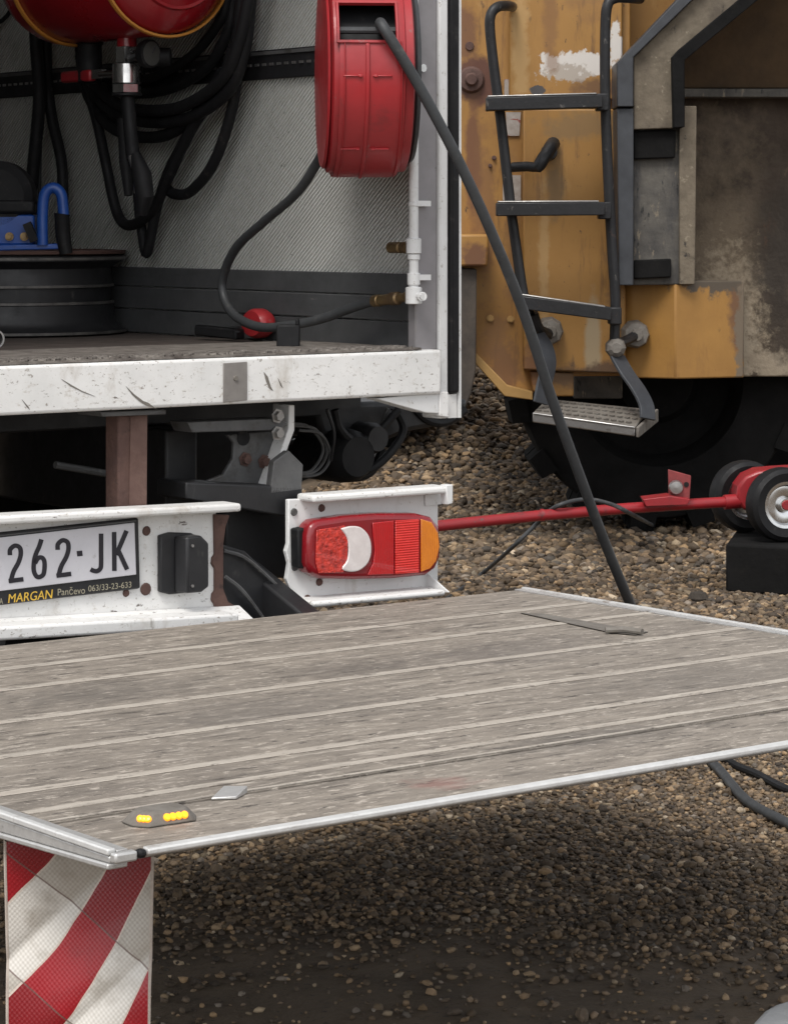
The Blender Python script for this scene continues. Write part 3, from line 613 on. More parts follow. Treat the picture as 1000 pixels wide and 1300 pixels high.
for i in range(len(ys) - 1):
    ya, yb = ys[i], ys[i + 1]
    nseg = 1
    B().span((x0p + .032, ya + (.007 if i == 1 else .0015), PZT - .011), (x1p - .032, yb - (.007 if i == 0 else .0015), PZT)).build('plank', 'plank', lift, bevel=.0015)
for i in range(2, len(ys) - 1):
    B().span((x0p + .034, ys[i] - .012, PZT + .0003), (x1p - .034, ys[i] + .012, PZT + .0014)).build('rib', 'rib', lift, bevel=.0008)
B().span((x0p + .034, ys[1] + .0075, PZT + .0003), (x1p - .034, ys[1] + .015, PZT + .0016)).build('rib', 'rib', lift)
ye = onZ(250, 1000, PZT).y; B().span((x0p + .034, ye - .010, PZT + .0003), (x1p - .034, ye + .010, PZT + .0014)).build('rib', 'rib', lift)
B().span((x0p + .034, ys[1] - .0065, PZT - .0109), (x1p - .034, ys[1] + .0065, PZT - .009)).build('groove', 'rubber', lift)
# body below the planks, wedge shaped
yb0, yb1 = y0p + .02, y1p - .01
B().prism([Vector((x0p + .03, yb0, PZT - .0115)), Vector((x0p + .03, yb1, PZT - .0115)), Vector((x0p + .03, yb1, PZT - .075)), Vector((x0p + .03, yb0, PZT - .014))],
          [Vector((x1p - .03, yb0, PZT - .0115)), Vector((x1p - .03, yb1, PZT - .0115)), Vector((x1p - .03, yb1, PZT - .075)), Vector((x1p - .03, yb0, PZT - .014))]).build('underside', 'grey_metal', lift)
B().prism([Vector((x0p + .05, y0p, PZT + .001)), Vector((x0p + .05, y0p + .014, PZT + .003)), Vector((x0p + .05, y0p + .014, PZT - .012)), Vector((x0p + .05, y0p, PZT - .006))],
          [Vector((x1p, y0p, PZT + .001)), Vector((x1p, y0p + .014, PZT + .003)), Vector((x1p, y0p + .014, PZT - .012)), Vector((x1p, y0p, PZT - .006))]).build('front_edge', 'alu_bright', lift, bevel=.002)
for xa, xb, xo in ((x0p, x0p + .03, x0p), (x1p, x1p - .03, x1p)):
    sg = 1 if xb > xa else -1
    B().prism([Vector((xa + sg * .003, y0p + .016, PZT - .004)), Vector((xb, y0p + .016, PZT - .004)), Vector((xb, y0p + .016, PZT - .013)), Vector((xa + sg * .003, y0p + .016, PZT - .013))],
              [Vector((xa + sg * .003, y1p, PZT - .004)), Vector((xb, y1p, PZT - .004)), Vector((xb, y1p, PZT - .066)), Vector((xa + sg * .003, y1p, PZT - .066))]).build('side_rail', 'alu', lift, bevel=.002)
    B().span((xa, y0p + .016, PZT - .0035), (xa + sg * .012, y1p, PZT + .005)).build('rail_lip', 'alu_bright', lift, bevel=.002)
    B().span((xa + sg * .0135, y0p + .016, PZT - .0035), (xb, y1p, PZT + .002)).build('rail_top', 'alu', lift, bevel=.001)
    B().prism([Vector((xa, y0p + .016, PZT - .0135)), Vector((xb, y0p + .016, PZT - .0135)), Vector((xb, y0p + .016, PZT - .021)), Vector((xa, y0p + .016, PZT - .021))],
              [Vector((xa, y1p, PZT - .0665)), Vector((xb, y1p, PZT - .0665)), Vector((xb, y1p, PZT - .074)), Vector((xa, y1p, PZT - .074))]).build('rail_foot', 'alu', lift, bevel=.002)
B().span((x0p + .001, y0p - .001, PZT - .011), (x0p + .034, y0p + .013, PZT + .002)).build('corner_shoe', 'alu', lift, bevel=.003)
B().span((x0p + .036, y0p - .001, PZT - .009), (x0p + .048, y0p + .012, PZT + .002)).build('corner_cap', 'rubber', lift, bevel=.004)
# flush lock strip with handle near the far right corner
def on_p(px, py, h=0): return onZ(px, py, PZT + h)
ls = B().prism([on_p(*p, .0025) for p in ((661, 778), (688, 779), (822, 802), (806, 806), (775, 803))], [on_p(*p, .0002) for p in ((661, 778), (688, 779), (822, 802), (806, 806), (775, 803))]).build('lock_strip', 'step', lift)
B().tube([on_p(768, 800, .008), on_p(790, 799, .009), on_p(815, 802, .008)], .006, 8).build('lock_handle', 'step', ls, smooth=True)
# small latch plate and the warning lamp on the front corner
a = [on_p(*p, .001) for p in ((268, 1016), (300, 1015), (314, 1007), (284, 1007))]
la = B().prism(a, [a[0] + UP * .003, a[1] + UP * .004, a[2] + UP * .010, a[3] + UP * .010]).build('latch_plate', 'alu', lift, bevel=.001)
c1 = on_p(204, 1043); wl = B()
ux = Vector((1, 0, 0)); uy = Vector((0, 1, 0))
low = [c1 + ux * x + uy * y for x, y in ((-.036, -.028), (.036, -.031), (.052, -.008), (.050, .022), (.026, .036), (-.026, .036), (-.048, .022), (-.050, -.008))]
topq = [c1 + (p - c1) * .66 + UP * .018 for p in low]
wl.prism([p + UP * .0005 for p in low], topq)
wlo = wl.build('warning_lamp', 'step', lift, bevel=.003)
fa, fb2 = low[0], low[1]; ta_, tb_ = topq[0], topq[1]; la_, lb_ = low[7], topq[7]
fn = (fb2 - fa).cross(ta_ - fa).normalized(); fn = fn if fn.dot(CAM - fa) > 0 else -fn
for k in range(4):
    u = .40 + .15 * k; p = (fa * (1 - u) + fb2 * u) * .45 + (ta_ * (1 - u) + tb_ * u) * .55
    B().lathe([(.0052, -.001), (.0052, .0015), (.004, .0035), (.0008, .0045)], p, fn, 12).build('led', 'led', wlo, smooth=True)
fn = (la_ - fa).cross(ta_ - fa).normalized(); fn = fn if fn.dot(CAM - fa) > 0 else -fn
for k in range(3):
    u = .22 + .27 * k; p = (fa * (1 - u) + la_ * u) * .45 + (ta_ * (1 - u) + lb_ * u) * .55
    B().lathe([(.0048, -.001), (.0048, .0015), (.004, .0035), (.0008, .0045)], p, fn, 12).build('led', 'led', wlo, smooth=True)
# lift arms underneath, back to the truck
for x in (-.5, .5):
    B().bar((x, y1p - .05, PZT - .10), (x, .25, .60), .05, .07).build('support_arm', 'black_metal', lift, bevel=.006)

# ------------------------------------------------------------------ warning flag under the platform corner
FD = 3.63; fk = FD / F
fl = thing('warning_flag', 'red and white striped reflective flag hanging under the platform corner', 'flag', at(98, 1360, FD), -A)
def flag_mat():
    m = bpy.data.materials.new('reflective_stripes'); m.use_nodes = True; N, L, b = nodes_of(m)
    tc = N.new('ShaderNodeTexCoord'); sx = N.new('ShaderNodeSeparateXYZ'); L.new(tc.outputs['Object'], sx.inputs[0])
    def mth(op, a, b_=None, c=None):
        nd = N.new('ShaderNodeMath'); nd.operation = op
        for i, v in enumerate((a, b_, c)):
            if v is None: continue
            if isinstance(v, (int, float)): nd.inputs[i].default_value = v
            else: L.new(v, nd.inputs[i])
        return nd.outputs[0]
    X = mth('ADD', mth('DIVIDE', sx.outputs[0], fk), 98); Y = mth('SUBTRACT', 1360, mth('DIVIDE', sx.outputs[2], fk))
    xx = mth('SUBTRACT', X, 95); curv = mth('MULTIPLY', mth('MULTIPLY', xx, xx), -.0020)
    w = mth('ADD', mth('ADD', mth('MULTIPLY', X, .825), mth('MULTIPLY', Y, .565)), mth('MULTIPLY', curv, -1))
    nz0 = N.new('ShaderNodeTexNoise'); nz0.inputs['Scale'].default_value = 9; nz0.inputs['Detail'].default_value = 2; L.new(tc.outputs['Object'], nz0.inputs['Vector'])
    w = mth('ADD', w, mth('MULTIPLY', mth('SUBTRACT', nz0.outputs[0], .5), 13))
    w = mth('SUBTRACT', w, 736 + 2)
    ph = mth('FRACT', mth('DIVIDE', w, 130)); red = mth('LESS_THAN', ph, .5)
    edge = mth('LESS_THAN', mth('PINGPONG', mth('DIVIDE', w, 65), .5), .018)
    cross = mth('ADD', mth('MULTIPLY', X, -.62), mth('MULTIPLY', Y, .785))
    seam = mth('LESS_THAN', mth('PINGPONG', mth('DIVIDE', mth('SUBTRACT', cross, 846), 118), .5), .009)
    fold_shade = mth('LESS_THAN', mth('FRACT', mth('DIVIDE', mth('SUBTRACT', cross, 846), 236)), .5)  # alternate bands: fold shading painted into the white and the red
    g1 = mth('SINE', mth('MULTIPLY', X, .98)); g2 = mth('SINE', mth('MULTIPLY', Y, .90)); gr = mth('MULTIPLY', g1, g2)
    nz = N.new('ShaderNodeTexNoise'); nz.inputs['Scale'].default_value = 22; nz.inputs['Detail'].default_value = 7; L.new(tc.outputs['Object'], nz.inputs['Vector'])
    def mixc(f, a, b_):
        mx = N.new('ShaderNodeMix'); mx.data_type = 'RGBA'
        if isinstance(f, float): mx.inputs[0].default_value = f
        else: L.new(f, mx.inputs[0])
        for i, v in ((6, a), (7, b_)):
            if isinstance(v, tuple): mx.inputs[i].default_value = rgb(v)
            else: L.new(v, mx.inputs[i])
        return mx.outputs[2]
    gm_ = mth('MULTIPLY_ADD', gr, .5, .5)
    white = mixc(fold_shade, mixc(gm_, (.34, .31, .27), (.45, .415, .365)), mixc(gm_, (.50, .47, .425), (.64, .61, .565)))
    red_c = mixc(fold_shade, (.20, .005, .009), (.28, .006, .012))
    dirtm = N.new('ShaderNodeMapRange'); dirtm.inputs[1].default_value = .5; dirtm.inputs[2].default_value = .75; L.new(nz.outputs[0], dirtm.inputs[0])
    red_c = mixc(mth('MULTIPLY', dirtm.outputs[0], .5), red_c, (.16, .012, .014))
    white = mixc(mth('MULTIPLY', dirtm.outputs[0], .85), white, (.25, .215, .17))
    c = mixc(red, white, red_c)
    c = mixc(edge, c, (.52, .44, .38))
    c = mixc(mth('MULTIPLY', seam, .75), c, (.12, .07, .06))
    L.new(c, b.inputs['Base Color']); b.inputs['Roughness'].default_value = .38; b.inputs['Coat Weight'].default_value = .15
    bp = N.new('ShaderNodeBump'); bp.inputs['Strength'].default_value = .2; bp.inputs['Distance'].default_value = .001
    hh = mth('ADD', gr, mth('MULTIPLY', seam, -4)); L.new(hh, bp.inputs['Height']); L.new(bp.outputs[0], b.inputs['Normal'])
    return m
M['flag'] = flag_mat()
fm = MB(); nx, ny = 40, 60
def flag_pt(u, v, back=0):
    px = 6 + (188 - 4 * v) * u + 3 * v * (1 - u); py = 1066 + 300 * v
    cr_ = abs(((u * 1.1 + v * 1.9) % 1.0) - .5) * 2
    dep = FD + .016 * math.sin(u * 3.4 + v * 2.2) * (v + .25) + .012 * math.sin(v * 6 + u) * v + .011 * cr_ ** 4 * (.3 + v) + back
    return at(px, py, FD) + FWD * (dep - FD)
for bk in (0, .0025):
    o_ = len(fm.v); fm.v += [flag_pt(i / nx, j / ny, bk) for j in range(ny + 1) for i in range(nx + 1)]
    fm.f += [(o_ + j * (nx + 1) + i, o_ + j * (nx + 1) + i + 1, o_ + (j + 1) * (nx + 1) + i + 1, o_ + (j + 1) * (nx + 1) + i) for j in range(ny) for i in range(nx)]
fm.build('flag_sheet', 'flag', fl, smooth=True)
for u in (0, 1): B().tube([flag_pt(u, j / ny, .001) for j in range(ny + 1)], .0022, 6).build('hem', mat('pale_hem', (.50, .44, .38), (.36, .30, .26), 60, .7), fl, smooth=True)
B().tube([flag_pt(i / 12, 0, .001) for i in range(13)], .004, 8).build('hanger_rod', 'black_metal', fl, smooth=True)

# ------------------------------------------------------------------ things inside the truck
# hose reel
RC = at(463, 93, 5.84); rr = .222
reel = thing('hose_reel', 'faded red plastic hose reel hung beside the white rear post', 'hose reel', RC - UP * .23, -A)
ax = (RIGHT + FWD * .10).normalized(); px_ = 5.84 / F
hw = 52 * px_
prof = [(rr * .55, -hw), (rr * .88, -hw), (rr * .955, -hw * .93), (rr * .96, -hw * .80), (rr * .985, -hw * .78), (rr, -hw * .60), (rr, hw * .58), (rr * .985, hw * .74), (rr * .95, hw * .77), (rr * .945, hw * .95), (rr * .88, hw), (rr * .55, hw)]
# the casing: full drum with an opening cut on the viewer's side
us = []
nA = 96; axis = ax; wv = UP; uv = axis.cross(wv).normalized()
if uv.dot(FWD) > 0: uv = -uv            # uv points to the viewer
def drum(r, h, a): return RC + axis * h + (uv * math.cos(a) + wv * math.sin(a)) * r
def ang_y(y):
    lo_, hi_ = -1.45, 1.3
    for _ in range(40):
        md_ = (lo_ + hi_) / 2; p = drum(rr, 0, md_) - CAM
        if 280 - p.z / p.dot(FWD) * F > y: lo_ = md_
        else: hi_ = md_
    return lo_
a_lo, a_hi = ang_y(51), ang_y(5)
angs = sorted(set([2 * math.pi * k / nA - math.pi for k in range(nA)] + [a_lo, a_hi]))
hol = -hw * .60 + 0.0; prof2 = prof
cas = MB(); idx = {}
oh0, oh1 = (421 - 463) * px_, (490 - 463) * px_
pr = [p for p in prof if not (-hw * .61 < p[1] < hw * .59)]
k0 = [i for i, p in enumerate(prof) if abs(p[1] + hw * .60) < 1e-6][0]
prof3 = prof[:k0] + [(rr * .997, oh0), (rr, oh0 + .004), (rr, oh1 - .004), (rr, oh1)] + [p for p in prof[k0 + 1:] if p[1] > oh1 + .001]
op_i = k0 + 1
m_ = len(prof3); n_ = len(angs)
cas.v = [drum(r, h, a) for r, h in prof3 for a in angs]
for i in range(m_ - 1):
    for k in range(n_):
        k2 = (k + 1) % n_
        am = angs[k] + ((angs[k2] - angs[k]) % (2 * math.pi)) / 2
        hm = (prof3[i][1] + prof3[i + 1][1]) / 2
        if a_lo < am < a_hi and oh0 - .001 < hm < oh1 + .001: continue
        cas.f.append((i * n_ + k, i * n_ + k2, (i + 1) * n_ + k2, (i + 1) * n_ + k))
cas.f += [tuple(range(n_)), tuple((m_ - 1) * n_ + k for k in reversed(range(n_)))]
case = cas.build('casing', 'red_reel', reel, smooth=True, ang=30)
def rim_strip(h0, h1, a0, a1, lift_, name, m, n=14, parent=case, base=rr):
    mb = MB(); A0 = [a0 + (a1 - a0) * k / n for k in range(n + 1)]
    lo = [drum(base - .004, h, a) for a in A0 for h in (h0, h1)]; hi = [drum(base + lift_, h, a) for a in A0 for h in (h0, h1)]
    mb.v = lo + hi; q = 2 * (n + 1)
    for k in range(n):
        i = 2 * k; mb.f += [(i, i + 1, i + 3, i + 2), (q + i, q + i + 2, q + i + 3, q + i + 1), (i, i + 2, q + i + 2, q + i), (i + 1, q + i + 1, q + i + 3, i + 3)]
    mb.f += [(0, q, q + 1, 1), (q - 2, q - 1, 2 * q - 1, 2 * q - 2)]
    return mb.build(name, m, parent, bevel=.0015)
aB = -1.45
cxh = (455 - 463) * px_
rim_strip(cxh - .004, cxh + .004, aB, a_lo - .03, .005, 'seam_rib', 'red_reel', 24)
for h in ((427 - 463) * px_, (497 - 463) * px_): rim_strip(h - .0012, h + .0012, aB, a_lo, .004, 'seam_rib', 'red_reel', 24)
for y in (96, 188):
    for h0, h1 in (((425 - 463) * px_, (448 - 463) * px_), ((461 - 463) * px_, (485 - 463) * px_)):
        rim_strip(h0, h1, ang_y(y) - .006, ang_y(y) + .008, .004, 'cross_rib', 'red_reel', 2)
    for hc in (446, 465): rim_strip((hc - 463 - 2.5) * px_, (hc - 463 + 2.5) * px_, ang_y(y) - .013, ang_y(y) + .013, .006, 'clip', 'red_reel', 2)
# rim of the outlet, rollers and dark inside
for (h0, h1, a0, a1) in ((oh0 - .006, oh0, a_lo - .02, a_hi + .02), (oh1, oh1 + .006, a_lo - .02, a_hi + .02), (oh0 - .006, oh1 + .006, a_lo - .026, a_lo), (oh0 - .006, oh1 + .006, a_hi, a_hi + .026)):
    rim_strip(h0, h1, a0, a1, .005, 'outlet_rim', 'red_reel', 10)
B().lathe([(rr * .8, -hw * .75), (rr * .8, hw * .7)], RC, axis, 40).build('drum', 'rubber', reel, smooth=True)
am_ = ang_y(34); B().tube([drum(rr * .93, oh0 - .004, am_), drum(rr * .93, oh1 + .004, am_)], .008, 10).build('roller', 'rubber_dusty', reel, smooth=True)
B().lathe([(0, hw + .001), (rr * .84, hw + .001), (rr * .87, hw + .006), (rr * .84, hw + .014), (.03, hw + .018), (0, hw + .018)], RC, axis, 48).build('side_plate', 'rubber_dusty', reel, smooth=True)
B().lathe([(0, -hw - .012), (.05, -hw - .012), (rr * .9, -hw - .006), (rr * .92, -hw - .001), (0, -hw - .001)], RC, axis, 48).build('side_plate', 'red_reel', reel, smooth=True)
# swivel bracket to the wall
B().bar(RC + axis * (hw + .022) - UP * .03, Vector((XI - .002, RC.y + .12, RC.z - .03)), .01, .05).build('bracket', 'black_metal', reel)

def hose(name, label, pts, r, m, n=8, seg=12, group=None):
    P = spline(pts, n); lo = min(P, key=lambda p: p.z)
    return single(MB().tube(P, r, seg), name, m, label, 'hose', (lo.x, lo.y, lo.z - r), group=group, smooth=True)
hs0 = drum(rr * .86, (474 - 463) * px_, ang_y(20))
hose('reel_hose', 'long dusty black hose running from the red reel down to the gravel', [
    hs0, at(487, 35, 5.60), at(530, 106, 5.62), at(580, 200, 5.66), at(625, 298, 5.72), at(665, 398, 5.80), at(700, 505, 5.88), at(738, 610, 5.98), at(770, 695, 6.08),
    at(803, 775, 6.2), at(838, 862, 6.45), at(868, 930, 6.68), onZ(892, 957, .016), onZ(915, 980, .016), onZ(948, 1017, .016), onZ(1000, 1046, .016), onZ(1060, 1075, .016)], .0115, 'rubber_dusty', 8, 14)
hose('ground_hose', 'second black hose lying across gravel at right beyond the platform edge', [onZ(900, 945, .011), onZ(930, 970, .011), onZ(962, 984, .011), onZ(1000, 1003, .011), onZ(1050, 1018, .011)], .010, 'rubber', 8, 10)
hose('supply_hose', 'black hose curving from the reel to the white pipe fitting', [
    at(416, 170, 5.9), onX(408, 196, .78), onX(378, 243, .79), onX(335, 281, .80), onX(300, 314, .81), onX(283, 352, .82), onX(285, 380, .82), onX(300, 402, .815), onX(330, 415, .81),
    onX(368, 413, .82), onX(410, 404, .84), onX(445, 391, .85), onX(474, 382, .86), onX(484, 380.5, .862)], .0108, 'rubber_dusty', 8, 14)
# white pipe with valves by the post
pipe_x = .862
P0 = onX(525, 383, pipe_x)
ap = thing('air_pipe', 'white vertical air pipe with brass fittings beside the rear post', 'pipe', (P0.x, P0.y, FZ + .006))
py_ = P0.y
B().tube([(pipe_x, py_, P0.z - .005), (pipe_x, py_, 2.6)], .0105, 14).build('pipe', 'white_clean', ap, smooth=True)
for y0_, y1_, r in ((302, 322, .0165), (322, 330, .0135), (346, 362, .014), (364, 386, .018), (256, 262, .0125)):
    za, zb_ = onX(525, y1_, pipe_x).z, onX(525, y0_, pipe_x).z
    B().lathe([(r * .8, za), (r, za + .002), (r, zb_ - .002), (r * .8, zb_)], (pipe_x, py_, 0), (0, 0, 1), 16).build('fitting', 'white_clean', ap, smooth=True)
def along(px0, px1, y, prof_px, name, m):
    a_, b_ = onX(px0, y[0], pipe_x), onX(px1, y[1], pipe_x); t = b_ - a_; L_ = t.length
    B().lathe([(r, h * L_) for r, h in prof_px], a_, t, 14).build(name, m, ap, smooth=True)
along(524, 494, (314, 314), [(.0, 0), (.013, 0), (.013, .35), (.009, .36), (.009, .5), (.0125, .52), (.0125, .95), (.008, 1), (0, 1)], 'brass_nipple', 'brass')
along(524, 475, (376, 382), [(0, 0), (.013, 0), (.013, .16), (.010, .2), (.010, .36), (.0145, .38), (.0145, .55), (.011, .57), (.012, .62), (.012, .85), (.0135, .86), (.0135, 1), (0, 1)], 'brass_coupling', 'brass')
q = onX(536, 376, pipe_x); B().tube([(pipe_x, py_, q.z), q + Vector((0, -.004, 0))], .008, 10).build('outlet_stub', 'white_clean', ap, smooth=True)
B().lathe([(.004, -.002), (.010, -.002), (.010, .002), (.004, .002)], q, FWD, 14, closed=True).build('lug', 'white_clean', ap)
for y in (258, 352):
    q = onX(525, y, pipe_x); B().span((pipe_x, q.y - .012, q.z - .006), (.9, q.y + .012, q.z + .006)).build('pipe_clip', 'white_clean', ap)

# red air tank
TC = onX(210, -54, .70); rt = 101 * (TC - CAM).dot(FWD) / F
tank = thing('air_tank', 'dark red air tank with ochre bands fixed high on the wall', 'air tank', (TC.x, TC.y + .3, TC.z - rt))
TL = .46
B().lathe([(0, -.075), (rt * .35, -.068), (rt * .7, -.045), (rt * .92, -.012), (rt * .97, .012), (rt * .97, TL), (rt * .92, TL + .03), (rt * .5, TL + .07), (0, TL + .075)], TC, (0, 1, 0), 56).build('shell', 'red_tank', tank, smooth=True, ang=50)
for h in (.0, TL - .05):
    B().lathe([(rt * .972, h - .007), (rt, h - .007), (rt * 1.012, h), (rt, h + .007), (rt * .972, h + .007)], TC, (0, 1, 0), 56, closed=True).build('band', 'orange', tank, smooth=True)
B().lathe([(rt * .62, -.052), (rt * .66, -.054), (rt * .68, -.046), (rt * .62, -.046)], TC, (0, 1, 0), 48, closed=True).build('end_bead', 'red_tank', tank, smooth=True)
B().span((TC.x + rt * .5, TC.y + .08, TC.z - .1), (XI - .001, TC.y + .13, TC.z + .1)).build('wall_mount', 'black_metal', tank)
B().span((TC.x + rt * .5, TC.y + .32, TC.z - .1), (XI - .001, TC.y + .37, TC.z + .1)).build('wall_mount', 'black_metal', tank)
vd = TC.x   # the fittings hang under the tank on its centre plane
def vt(px, py): return onX(px, py, vd)
vc = vt(161, 90)
# fittings below: socket, ball valve body, nut, hose tail
def vcol(y0_, y1_, r, m, name, n=18, par=tank, cx=161, sm=True):
    a_, b_ = vt(cx, y1_), vt(cx, y0_); c_ = vt(cx, 90)
    return B().lathe([(r * .85, a_.z), (r, a_.z + .002), (r, b_.z - .002), (r * .85, b_.z)], (c_.x, c_.y, 0), (0, 0, 1), n).build(name, m, par, smooth=sm)
vcol(36, 60, .024, 'red_tank', 'outlet_socket')
vcol(58, 80, .027, 'chrome', 'union', 6, sm=False)
vb = vcol(80, 106, .035, 'chrome', 'ball_valve')
vcol(106, 118, .035, 'chrome', 'lock_nut', 6, sm=False)
vcol(117, 122, .036, 'rubber', 'hose_collar')
B().tube([vt(152, 92), vt(128, 94)], .009, 10).build('valve_stem', 'chrome', vb, smooth=True)
B().bar(vt(132, 93), vt(114, 94.5), .012, .022).build('lever_plate', 'chrome', vb)
B().bar(vt(118, 95), vt(81, 98), .022, .028).build('lever_grip', 'red_jack', vb, bevel=.006, label='red plastic grip of the valve lever')
gc = vt(183, 68); gaxis = (-FWD * .62 + RIGHT * .78).normalized()
ga = B().lathe([(0, 0), (.031, 0), (.034, .010), (.034, .022), (.029, .024)], gc, gaxis, 28).build('pressure_gauge', 'rubber', tank, smooth=True)
B().lathe([(0, 0), (.0285, 0), (.0285, .001)], gc + gaxis * .0242, gaxis, 28).build('dial', mat('dial_face', (.075, .075, .07), (.06, .06, .055), 20, .4), ga)
B().tube([gc + gaxis * .0262, gc + gaxis * .0262 + UP * .018 + RIGHT * .008], .0014, 5).build('needle', 'ink', ga)
B().tube([vt(163, 76), gc - gaxis * .002], .010, 10).build('gauge_stem', 'black_metal', tank)
B().lathe([(.020, 0), (.022, .002), (.022, .04), (.018, .043)], vt(192, 70) + FWD * .05, RIGHT, 14).build('regulator_knob', 'rubber', tank, smooth=True)
fb = vt(112, 76); B().lathe([(.022, -.055), (.030, -.05), (.030, .04), (.034, .042), (.034, .055)], fb + FWD * .03, (0, 0, 1), 20).build('filter_bowl', 'rubber', tank, smooth=True)
# small drain cock: red tee
t0 = vt(112, 22); t1 = vt(98, 40)
B().tube([t0, t1], .008, 8).build('drain_stem', 'chrome', tank, smooth=True)
B().lathe([(.010, -.008), (.013, -.004), (.013, .004), (.010, .008)], t0, (t1 - t0), 12).build('drain_boss', 'red_tank', tank, smooth=True)
t2 = vt(88, 43); dd = (vt(92, 57) - vt(80, 35)).normalized()
B().bar(t2 - dd * .028, t2 + dd * .028, .008, .014).build('drain_handle', 'red_jack', tank, bevel=.003)
B().tube([t1, t2], .006, 8).build('drain_stem', 'chrome', tank)

# coiled hoses hanging on the wall below the tank: one bundle, each loop a part
cb = thing('coiled_hose', 'thick black hose coiled in hanging loops on the lining under the tank', 'hose', (.86, TC.y + .1, onX(185, 322, .88).z))
loops = [
    ([(325, -60), (318, 0), (311, 60), (292, 112), (250, 145), (205, 155), (160, 148), (122, 122), (106, 84), (100, 40)], .85, .0150),
    ([(312, -60), (306, 0), (298, 62), (272, 118), (225, 164), (184, 174), (140, 160), (112, 120), (102, 70)], .87, .0150),
    ([(300, -60), (296, 0), (289, 40), (262, 86), (215, 112), (165, 118), (120, 108)], .89, .0135),
    ([(292, -60), (288, 0), (278, 28), (246, 68), (200, 96), (150, 104)], .875, .0120),
    ([(318, -50), (312, 30), (303, 80), (294, 140), (272, 205), (243, 242), (222, 246), (208, 236)], .885, .0135),
    ([(295, 60), (280, 108), (245, 160), (215, 222), (196, 262), (176, 282), (158, 284), (146, 262), (134, 205), (122, 150), (108, 104)], .865, .0135),
    ([(282, 90), (250, 150), (216, 212), (200, 260), (188, 316), (184, 318), (181, 300), (176, 262), (172, 205), (160, 160), (120, 132), (104, 92)], .88, .0125),
    ([(322, -60), (316, -10), (304, 50), (284, 98), (238, 132), (196, 140), (150, 132), (112, 98)], .83, .0150),
]
for pts, x, r in loops: B().tube(spline([onX(a_, b_, x) for a_, b_ in pts], 7), r, 12).build('hose_loop', 'rubber', cb, smooth=True)
B().tube([Vector((.80, onX(215, -70, .86).y, 1.85)), Vector((XI, onX(215, -70, .86).y, 1.83))], .012, 10).build('wall_hook', 'black_metal', cb)
B().tube(spline([onX(312, -58, .85), Vector((.84, onX(230, -80, .86).y, onX(230, -110, .86).z)), onX(110, 20, .87)], 10), .03, 12).build('hose_loop', 'rubber', cb, smooth=True)
# straight hose tail with tapered nozzle hanging from the tank's valve
nz_ = [vt(162, 121), vt(165, 160), vt(169, 200)]
bg = MB().tube(spline(nz_, 6), .0165, 14)
ho = thing('blow_nozzle', 'black hose tail with tapered nozzle hanging from the tank valve', 'hose', vt(164, 250))
bg.build('hose_tail', 'rubber', ho, smooth=True)
B().tube([vt(170, 198), vt(173, 216), vt(172, 245)], [.016, .010, .004], 10).build('tip', 'steel', ho, smooth=True)
B().tube([vt(159, 150), vt(160, 205), vt(163, 248)], [.02, .017, .010], 12).build('side_nozzle', 'rubber', ho, smooth=True)
B().tube([vt(172, 195), vt(180, 222), vt(184, 250), vt(180, 272)], [.012, .024, .022, .012], 12).build('grip', 'rubber', ho, smooth=True)
# hoses hanging at the left
hose('hanging_hose', 'straight thick black hose hanging left of the tank valve', [onX(44, 0, .84), onX(46, 60, .84), onX(50, 120, .84), onX(45, 185, .84), onX(37, 262, .84)], .0175, 'rubber', group='hoses hanging at the left')
hose('hanging_hose', 'bent black hose hanging down behind the blue compressor handle', [onX(58, 20, .88), onX(60, 100, .88), (onX(66, 150, .88)), onX(78, 205, .88), onX(80, 262, .88), onX(80, 310, .88)], .0150, 'rubber', group='hoses hanging at the left')
hose('hanging_cable', 'thin grey cable hanging between the two left hoses', [onX(54, 40, .90), onX(56, 120, .90), onX(51, 190, .90), onX(50, 290, .90)], .005, 'rubber_dusty', group='hoses hanging at the left')
hose('wall_cable', 'thin black cable curving across the upper left lining', [onX(-20, 36, .91), onX(0, 27, .91), onX(12, 15, .91), onX(20, -4, .91), onX(24, -40, .91)], .006, 'rubber')

# steel rim lying flat, blue compressor on it
RM = at(14, 425, 6.86); RM.z = FZ
rim = thing('spare_wheel', 'black steel truck wheel rim lying flat on the floor', 'wheel rim', RM)
zt_ = lambda y: H - (y - 280) / F * 6.62 - FZ
RR = .285
rp = [(RR * .80, .002), (RR, .004), (RR * 1.01, .012), (RR * .95, .020), (RR * .915, .035), (RR * .90, .075), (RR * .872, .082), (RR * .872, .118), (RR * .895, .124), (RR * .875, .165), (RR * .935, .178), (RR * 1.0, .184), (RR * 1.005, .196), (RR * .90, .198), (RR * .84, .15), (RR * .80, .05)]
B().lathe(rp, RM, (0, 0, 1), 72, closed=True).build('rim_barrel', 'black_metal', rim, smooth=True)
B().lathe([(.05, .09), (RR * .6, .10), (RR * .84, .13), (RR * .84, .14), (RR * .6, .115), (.05, .105)], RM, (0, 0, 1), 48, closed=True).build('rim_disc', 'black_metal', rim, smooth=True)
for h_, r_ in ((.008, 1.012), (.190, 1.006), (.122, .897), (.080, .902)):  # lighter worn rings, with the flange highlights put into their colour
    B().lathe([(RR * r_ - .0025, h_ - .004), (RR * r_ + .0012, h_ - .003), (RR * r_ + .0012, h_ + .003), (RR * r_ - .0025, h_ + .004)], RM, (0, 0, 1), 72, closed=True).build('worn_highlight_lip', mat('scuffed_rim_highlight', (.17, .16, .15), (.03, .03, .03), 14, .45, metal=.4, stretch=(1, 1, .2)), rim, smooth=True)
pl_z = .1985
